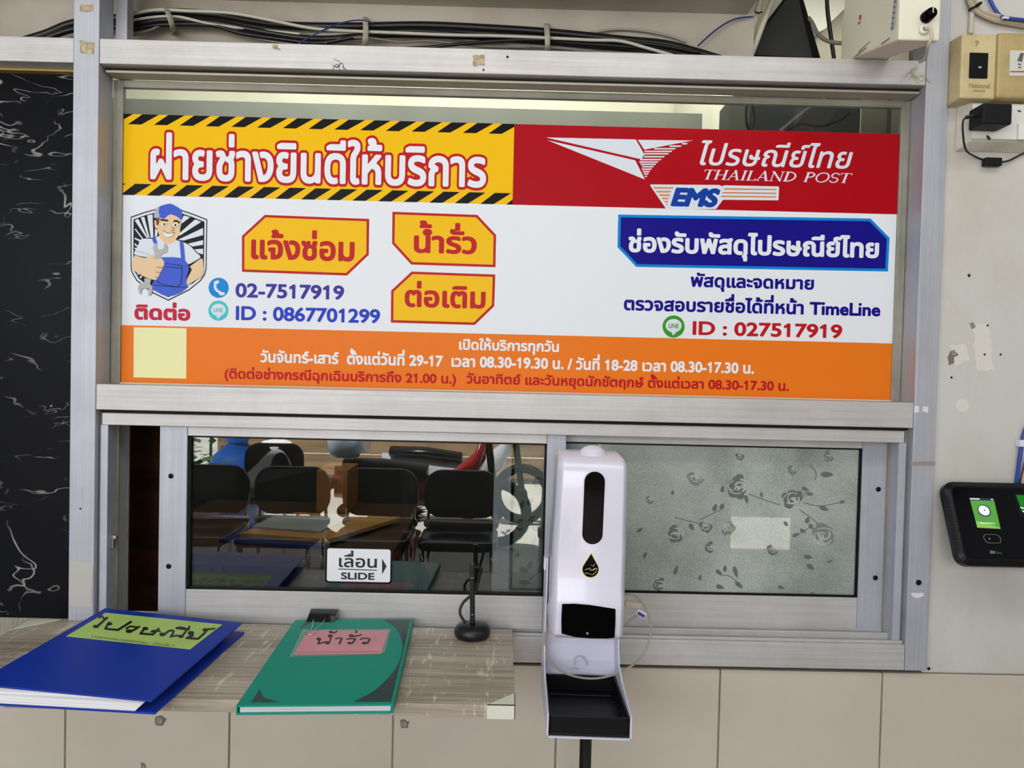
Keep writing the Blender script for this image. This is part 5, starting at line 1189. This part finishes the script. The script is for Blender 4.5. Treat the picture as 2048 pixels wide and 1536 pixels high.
ring = [tpx(*Z7_([p])[0], .0012) for p in sm2([(715, 965), (740, 930), (880, 932), (930, 960), (945, 1010), (930, 1040), (790, 1040), (745, 1020)], 4)]
bm = NB(); tube(bm, ring+[ring[0]], .0005, 6, smooth=False); obj('camera_ring', bm, mat('ring_grey', (120, 122, 128), .3), term)
bm = NB(); tq(bm, Z7_(disc2(795, 985, 16, 14, 14)), .0012); obj('camera_lens', bm, mat('lens_grey', (90, 96, 104), .2), term)
q0, q1, q2 = [tpx(*Z7_([p])[0], .0012) for p in ((800, 1180), (880, 1185), (795, 1145))]
lettering('badge_lettering', 'ZK', q0, q1-q0, q2-q0, mat('badge_grey', (150, 160, 170), .4), term, level=.03)
q0, q1, q2 = [tpx(*Z7_([p])[0], .0012) for p in ((885, 1185), (960, 1188), (882, 1160))]
lettering('badge_lettering', 'Teco', q0, q1-q0, q2-q0, mat('badge_green', (60, 140, 80), .4), term, level=.02)
bm = NB(); tq(bm, Z7_([(1120, 380), (1400, 390), (1460, 720), (1190, 690)]), .0009, 1); tq(bm, Z7_([(1150, 400), (1400, 408), (1440, 640), (1230, 630)]), .0012, 0); tq(bm, Z7_([(1205, 560), (1260, 572), (1262, 588), (1210, 576)]), .0015, 2); tq(bm, Z7_([(1235, 612), (1270, 620), (1270, 634), (1240, 628)]), .0015, 2)
obj('fingerprint_window', bm, [mat('sensor_green', (10, 120, 24), .2, emit=.4), BODY, SWH], term)
bm = NB()
for k in range(16):
    v = Hh*(.14+.72*k/15); c = tp(-.0072, v, -.004); box(bm, c.x-.0016, c.x+.0006, c.y-.004, c.y+.004, c.z-.0011, c.z+.0011)
obj('side_vents', bm, mat('vent_black', (4, 4, 5), .6), term)
cable('cable', 'blue cable running down the wall into the clock-in terminal', [(2054, 850, .004), (2047, 872, .004), (2043, 892, .004), (2037, 935, .004), (2033, 968, .006)], .0034, mat('bright_blue_cable', (22, 66, 158), .4))
cable('cable', 'dark red cable beside the blue cable above the clock-in terminal', [(2054, 905, .005), (2048, 932, .005), (2042, 955, .006), (2040, 968, .007)], .0016, mat('maroon_cable', (70, 26, 30), .4))
t = thing('cable_clip', 'white clip on the blue cable above the clock-in terminal', 'clip', tuple(P(2044, 894, .0)))
obj('clip_body', frontbox(NB(), 2040, 2056, 880, 894, -.002, .0115), WHITEP, t, bevel=.001)

# ================================================================== INSIDE, BEHIND THE SLIDING WINDOW
cb1 = thing('brown_cabinet', 'dark brown wooden cabinet side seen through the open gap of the sliding window', 'cabinet', (-.80, .5, 0))
obj('carcass', bx(-1.15, P(330, 1100, .30).x+.012, .30, .325, 0, 1.75), mottle(mat('dark_brown_wood', (96, 54, 24), .5), (70, 38, 16), (2, 2, 30)), cb1, bevel=.002)

DESK = mat('desk_dark_wood', (74, 54, 40), .45)
zd = .985
dk = thing('desk', 'dark wooden desk behind the left sliding glass', 'desk', (-.45, .85, 0))
obj('desk_top', bx(-1.0, -.28, .50, 1.22, zd-.03, zd), DESK, dk, bevel=.002)
for x, y in ((-.97, .53), (-.31, .53), (-.97, 1.19), (-.31, 1.19)): obj('leg', bx(x-.02, x+.02, y-.02, y+.02, 0, zd-.0305), DESK, dk)
def slab(name, label, cat, q, z0, h, mt, group=None):
    v = [PZ(x, y, z0+h) for x, y in q]
    o = obj(name, hexa(NB(), [Vector((p.x, p.y, z0)) for p in v], v), mt, None, bevel=.001); tag(o, label, cat, group); return o
slab('folder', 'blue folder lowest in the pile on the desk behind the sliding glass', 'folder', [(438, 1078), (640, 1092), (760, 1040), (560, 1030)], zd+.0005, .010, mat('folder_blue', (28, 44, 104), .5))
slab('folder', 'tan card folder lying on the blue folder behind the sliding glass', 'folder', [(480, 1066), (660, 1078), (800, 1034), (590, 1024)], zd+.011, .012, mat('folder_tan', (178, 128, 66), .7))
slab('paper_sheaf', 'grey sheaf of papers on the tan folder behind the sliding glass', 'paper', [(505, 1052), (640, 1062), (700, 1036), (560, 1026)], zd+.0235, .006, mat('paper_grey', (150, 150, 150), .8))
bx_ = P(650, 1030, 1.16); ct = obj('carton', bx(P(632, 1000, 1.02).x, P(694, 1000, 1.02).x, 1.02, 1.2, zd+.0005, P(650, 940, 1.02).z), mat('cardboard', (150, 100, 52), .8), None, bevel=.003); tag(ct, 'brown cardboard carton standing on the desk behind the sliding glass', 'carton')
# ================================================================== LOBBY AND YARD SEEN MIRRORED IN THE GLASS
def MR(px, py, Y):                # where a thing at depth Y stands when the pane mirrors it at (px, py)
    v = P(px, py, .054-Y); return Vector((v.x, Y, v.z))
SEATB = mat('black_seat_vinyl', (14, 14, 16), .25); CHR = mat('chrome', (200, 200, 205), .1, 1.0)
def chair(cx_, yb_, label):
    t = thing('waiting_chair', label, 'chair', (cx_, yb_+.25, 0), 'waiting chairs facing the window')
    def prof(w, h, r, zc_, bow, th_):
        rings = []
        for yy in (0, th_):
            rings.append([(cx_+x, yb_+yy-bow*(x/w)**2*0+bow*(2*x/w)**2, zc_+z) for x, z in rrect(w, h, r, 6)])
        return rings
    obj('backrest', loft(NB(), prof(.47, .30, .11, .66, .04, .03), smooth=False), SEATB, t, bevel=.006)
    obj('back_trim', loft(NB(), prof(.47, .055, .025, .475, .04, .02), smooth=False), CHR, t, bevel=.003)
    bm = NB(); loft(bm, [[(cx_+x, yb_+.26+y, z) for x, y in rrect(.46-i, .44-i, .07, 6)] for z, i in ((.40, .03), (.41, 0), (.445, 0), (.455, .03))]); obj('seat', bm, SEATB, t)
    for sx in (-.2, .2):
        for sy in (.08, .44): obj('leg', lathe(NB(), [(.013, 0), (.013, .40)], 12, (cx_+sx, yb_+sy, 0)), CHR, t)
        obj('back_support', tube(NB(), [(cx_+sx, yb_+.10, .405), (cx_+sx*1.05, yb_+.045, .46), (cx_+sx, yb_+.05, .62)], .011, 10), CHR, t)
for px, lb_ in ((590, 'black waiting chair mirrored left of the SLIDE sticker'), (764, 'black waiting chair mirrored just above the SLIDE sticker'), (925, 'black waiting chair mirrored right of the SLIDE sticker'), (430, 'black waiting chair mirrored at the left edge of the sliding glass')):
    chair(MR(px, 980, -3.3).x, -3.3, lb_)
# white hooded jacket hung over the back of the left chair
c0_ = MR(552, 960, -4.6); X, Y0 = c0_.x, -4.60
chair(X, -4.6, 'black chair standing in the yard under the white jacket')
jk = thing('jacket', 'white hooded jacket with navy lining draped over the chair in the yard', 'jacket', (X, Y0, .38))
rr = []
for z, a, dy in ((.955, .03, .05), (.94, .11, .02), (.90, .155, .0), (.84, .175, -.005), (.76, .20, -.012), (.64, .25, -.02), (.50, .30, -.03)):
    rr.append([(X-.03*(.955-z)*5+a*math.sin(t), Y0+.005-dy+.07*math.cos(t)*(.4+a*2), z-.12-.03*abs(math.sin(t*3))*(.9-z)) for t in [(-1.9+3.8*k/22) for k in range(23)]])
bm = NB(); rv = [[bm.verts.new(p) for p in r_] for r_ in rr]
for a, b2 in zip(rv, rv[1:]):
    for k in range(22): bm.faces.new((a[k], a[k+1], b2[k+1], b2[k])).smooth = True
o = obj('hood_and_back', bm, mat('white_hood_cloth', (246, 244, 240), .85), jk); sd = o.modifiers.new('thick', 'SOLIDIFY'); sd.thickness = .005
bm = NB(); loft(bm, [[(X+.06+a*math.cos(t), Y0+.10+.03*math.sin(t), z-.12) for t in [k*math.pi/8 for k in range(16)]] for a, z in ((.02, .86), (.055, .83), (.08, .74), (.09, .62), (.085, .52))]); obj('lining', bm, mat('navy_cloth', (18, 22, 54), .85), jk)
# motorbike with a helmet on its saddle
def bike(cx_, cy_, label, col):
    t = thing('motorbike', label, 'motorbike', (cx_, cy_, 0), 'motorbikes parked in the yard')
    for sx, nm in ((-.62, 'wheel'), (.62, 'wheel')):
        bm = NB(); tube(bm, [(cx_+sx+.24*math.cos(a), cy_, .27+.24*math.sin(a)) for a in [k*math.pi/12 for k in range(25)]], .045, 10, smooth=False); lathe(bm, [(.05, -.05), (.05, .05)], 14, (cx_+sx, cy_, .27), 'Y'); obj(nm, bm, BLACK, t)
    bm = NB(); loft(bm, [[(cx_+x, cy_+y*w, zz+y*0+h) for y, h in disc2(0, 0, .11, .13, 12)] for x, zz, w in ((-.7, .50, .3), (-.45, .48, 1), (-.1, .44, 1), (.2, .44, .9), (.42, .62, .8), (.52, .84, .5))]); obj('bodywork', bm, mat(col[0], col[1], .2, coat=.6), t)
    bm = NB(); loft(bm, [[(cx_+x, cy_+y, zz+h) for y, h in disc2(0, 0, .12, .05, 12)] for x, zz in ((-.62, .645), (-.3, .645), (.05, .60))]); obj('saddle', bm, SEATB, t)
    bm = NB(); tube(bm, [(cx_+.46, cy_-.34, 1.0), (cx_+.52, cy_-.1, .97), (cx_+.52, cy_+.1, .97), (cx_+.46, cy_+.34, 1.0)], .014, 10); tube(bm, [(cx_+.52, cy_, .97), (cx_+.62, cy_, .27)], .03, 10, smooth=False); obj('handlebar', bm, BLACK, t)
    for s in (-.26, .26):
        bm = NB(); tube(bm, [(cx_+.5, cy_+s, .98), (cx_+.48, cy_+s*1.2, 1.16)], .006, 8, smooth=False); lathe(bm, [(.01, -.01), (.055, -.008), (.055, .008), (.01, .01)], 16, (cx_+.48, cy_+s*1.2, 1.18), 'X'); obj('mirror', bm, BLACK, t)
    return t
hx = MR(690, 915, -4.65).x
bike(hx+.62, -4.65, 'red and black motorbike under the white helmet in the yard', ('bike_red', (150, 26, 28)))
bike(MR(860, 930, -5.6).x+.25, -5.6, 'white motorbike parked behind the right waiting chairs', ('bike_white', (200, 200, 204)))
hl = thing('helmet', 'white open-face helmet with a clear visor on the red motorbike saddle', 'helmet', (hx, -4.65, .70))
hz = .70+.135
bm = NB(); loft(bm, [[(hx+r_*math.cos(a), -4.65+r_*.9*math.sin(a), hz+z) for a in [k*math.pi/12 for k in range(24)]] for r_, z in ((.115, -.13), (.135, -.08), (.145, 0), (.13, .07), (.09, .12), (.03, .142))]); obj('shell', bm, mat('helmet_white', (212, 226, 240), .15, coat=.8), hl)
bm = NB(); loft(bm, [[(hx+.06+r_*math.cos(a), -4.65+r_*math.sin(a), hz+z) for a in [-1.2+2.4*k/12 for k in range(13)]] for r_, z in ((.135, -.09), (.15, -.02), (.13, .06))], smooth=True); obj('visor', bm, mat('visor_smoke', (190, 200, 206), .1, alpha=.4), hl)
# market stall, fence, bags and plants beyond
def simple(name, label, cat, bm, mt, group=None, loc=(0, 0, 0), **kw):
    o = obj(name, bm, mt, None, **kw); tag(o, label, cat, group); return o
bm = NB()
for k in range(7): box(bm, -3.6, 1.2, -8.05, -8.0, .05+k*.27, .30+k*.27)
for x in (-3.5, -1.2, 1.1): box(bm, x-.05, x+.05, -8.12, -8.05, -.03, 1.95)
simple('plank_fence', 'weathered tan plank fence at the back of the yard', 'fence', bm, mottle(mat('weathered_planks', (176, 148, 112), .8), (132, 106, 76), (1, 4, 12)))
for px, c, lb_, w_ in ((470, (118, 60, 120), 'purple cloth hung on the yard fence', .5), (565, (186, 26, 40), 'red cloth hung on the yard fence beside the purple one', .7), (690, (190, 44, 30), 'orange red cloth hung on the yard fence behind the helmet', .5)):
    c0_ = MR(px, 890, -7.9); bm = NB(); n = 14
    rv = [[bm.verts.new((c0_.x-w_/2+w_*k/n, -7.93+.025*math.sin(k*1.7)+.02, z)) for k in range(n+1)] for z in (1.9, 1.4, .85)]
    for a, b2 in zip(rv, rv[1:]):
        for k in range(n): bm.faces.new((a[k], a[k+1], b2[k+1], b2[k])).smooth = True
    o = simple('cloth', lb_, 'cloth', bm, mat('cloth_'+lb_.split()[0], c, .85)); sd = o.modifiers.new('thick', 'SOLIDIFY'); sd.thickness = .01
c0_ = MR(475, 1010, -5.2)
bm = NB(); loft(bm, [[(c0_.x+r_*math.cos(a)*(1+.12*math.sin(3*a)), -5.2+r_*math.sin(a), z) for a in [k*math.pi/10 for k in range(20)]] for r_, z in ((.16, -.02), (.24, .1), (.25, .4), (.2, .62), (.08, .74), (.12, .82))])
simple('plastic_sack', 'bulging blue plastic sack standing in the yard', 'sack', bm, mat('sack_blue', (24, 84, 170), .3, coat=.5))
GRNL = mottle(mat('leaf_green', (62, 104, 44), .5), (34, 70, 28), (6, 6, 6))
def plant(px, Y_, h_, seed, label):
    c_ = MR(px, 1000, Y_); rr2 = random.Random(seed)
    t = thing('potted_plant', label, 'plant', (c_.x, Y_, -.02), 'potted plants in the yard')
    obj('pot', lathe(NB(), [(.10, -.018), (.15, .22), (.16, .24), (.13, .24)], 20, (c_.x, Y_, 0)), mat('terracotta', (176, 98, 62), .8), t)
    bm = NB()
    for k in range(70):
        a, el = rr2.uniform(0, 6.28), rr2.uniform(.2, 1.3); r_ = rr2.uniform(.15, .42)*h_; b0 = Vector((c_.x+math.cos(a)*r_*math.cos(el), Y_+math.sin(a)*r_*math.cos(el), .28+h_*rr2.uniform(.1, .8)))
        dv = Vector((math.cos(a), math.sin(a), rr2.uniform(-.3, .5))).normalized()*.16; sv = dv.cross(Vector((0, 0, 1))).normalized()*.04
        v = [bm.verts.new(q) for q in (b0, b0+dv*.5+sv, b0+dv, b0+dv*.5-sv)]; bm.faces.new(v)
    tube(bm, [(c_.x, Y_, .2), (c_.x, Y_, .3+h_*.7)], .015, 8, smooth=False)
    obj('foliage', bm, GRNL, t)
plant(420, -5.9, 1.0, 3, 'leafy green potted plant at the left of the yard'); plant(800, -4.02, .18, 4, 'low green potted plant behind the middle waiting chair'); plant(385, -4.6, .5, 9, 'small green potted plant nearest the left waiting chair')
# two tube lights on the lobby ceiling
for k, (x, y, lb_) in enumerate(((-.9, -1.9, 'fluorescent tube light on the lobby ceiling over the shelf side'), (.9, -1.9, 'fluorescent tube light on the lobby ceiling over the terminal side'))):
    t = thing('tube_light', lb_, 'ceiling light', (x, y, 2.9), 'lobby tube lights')
    obj('fitting', bx(x-.62, x+.62, y-.03, y+.03, 2.86, 2.8995), WHITEP, t, bevel=.003)
    bm = NB(); tube(bm, [(x-.6, y, 2.84), (x+.6, y, 2.84)], .014, 12, smooth=False); obj('tube', bm, mat('tube_glow', (255, 255, 252), .5, emit=14), t)
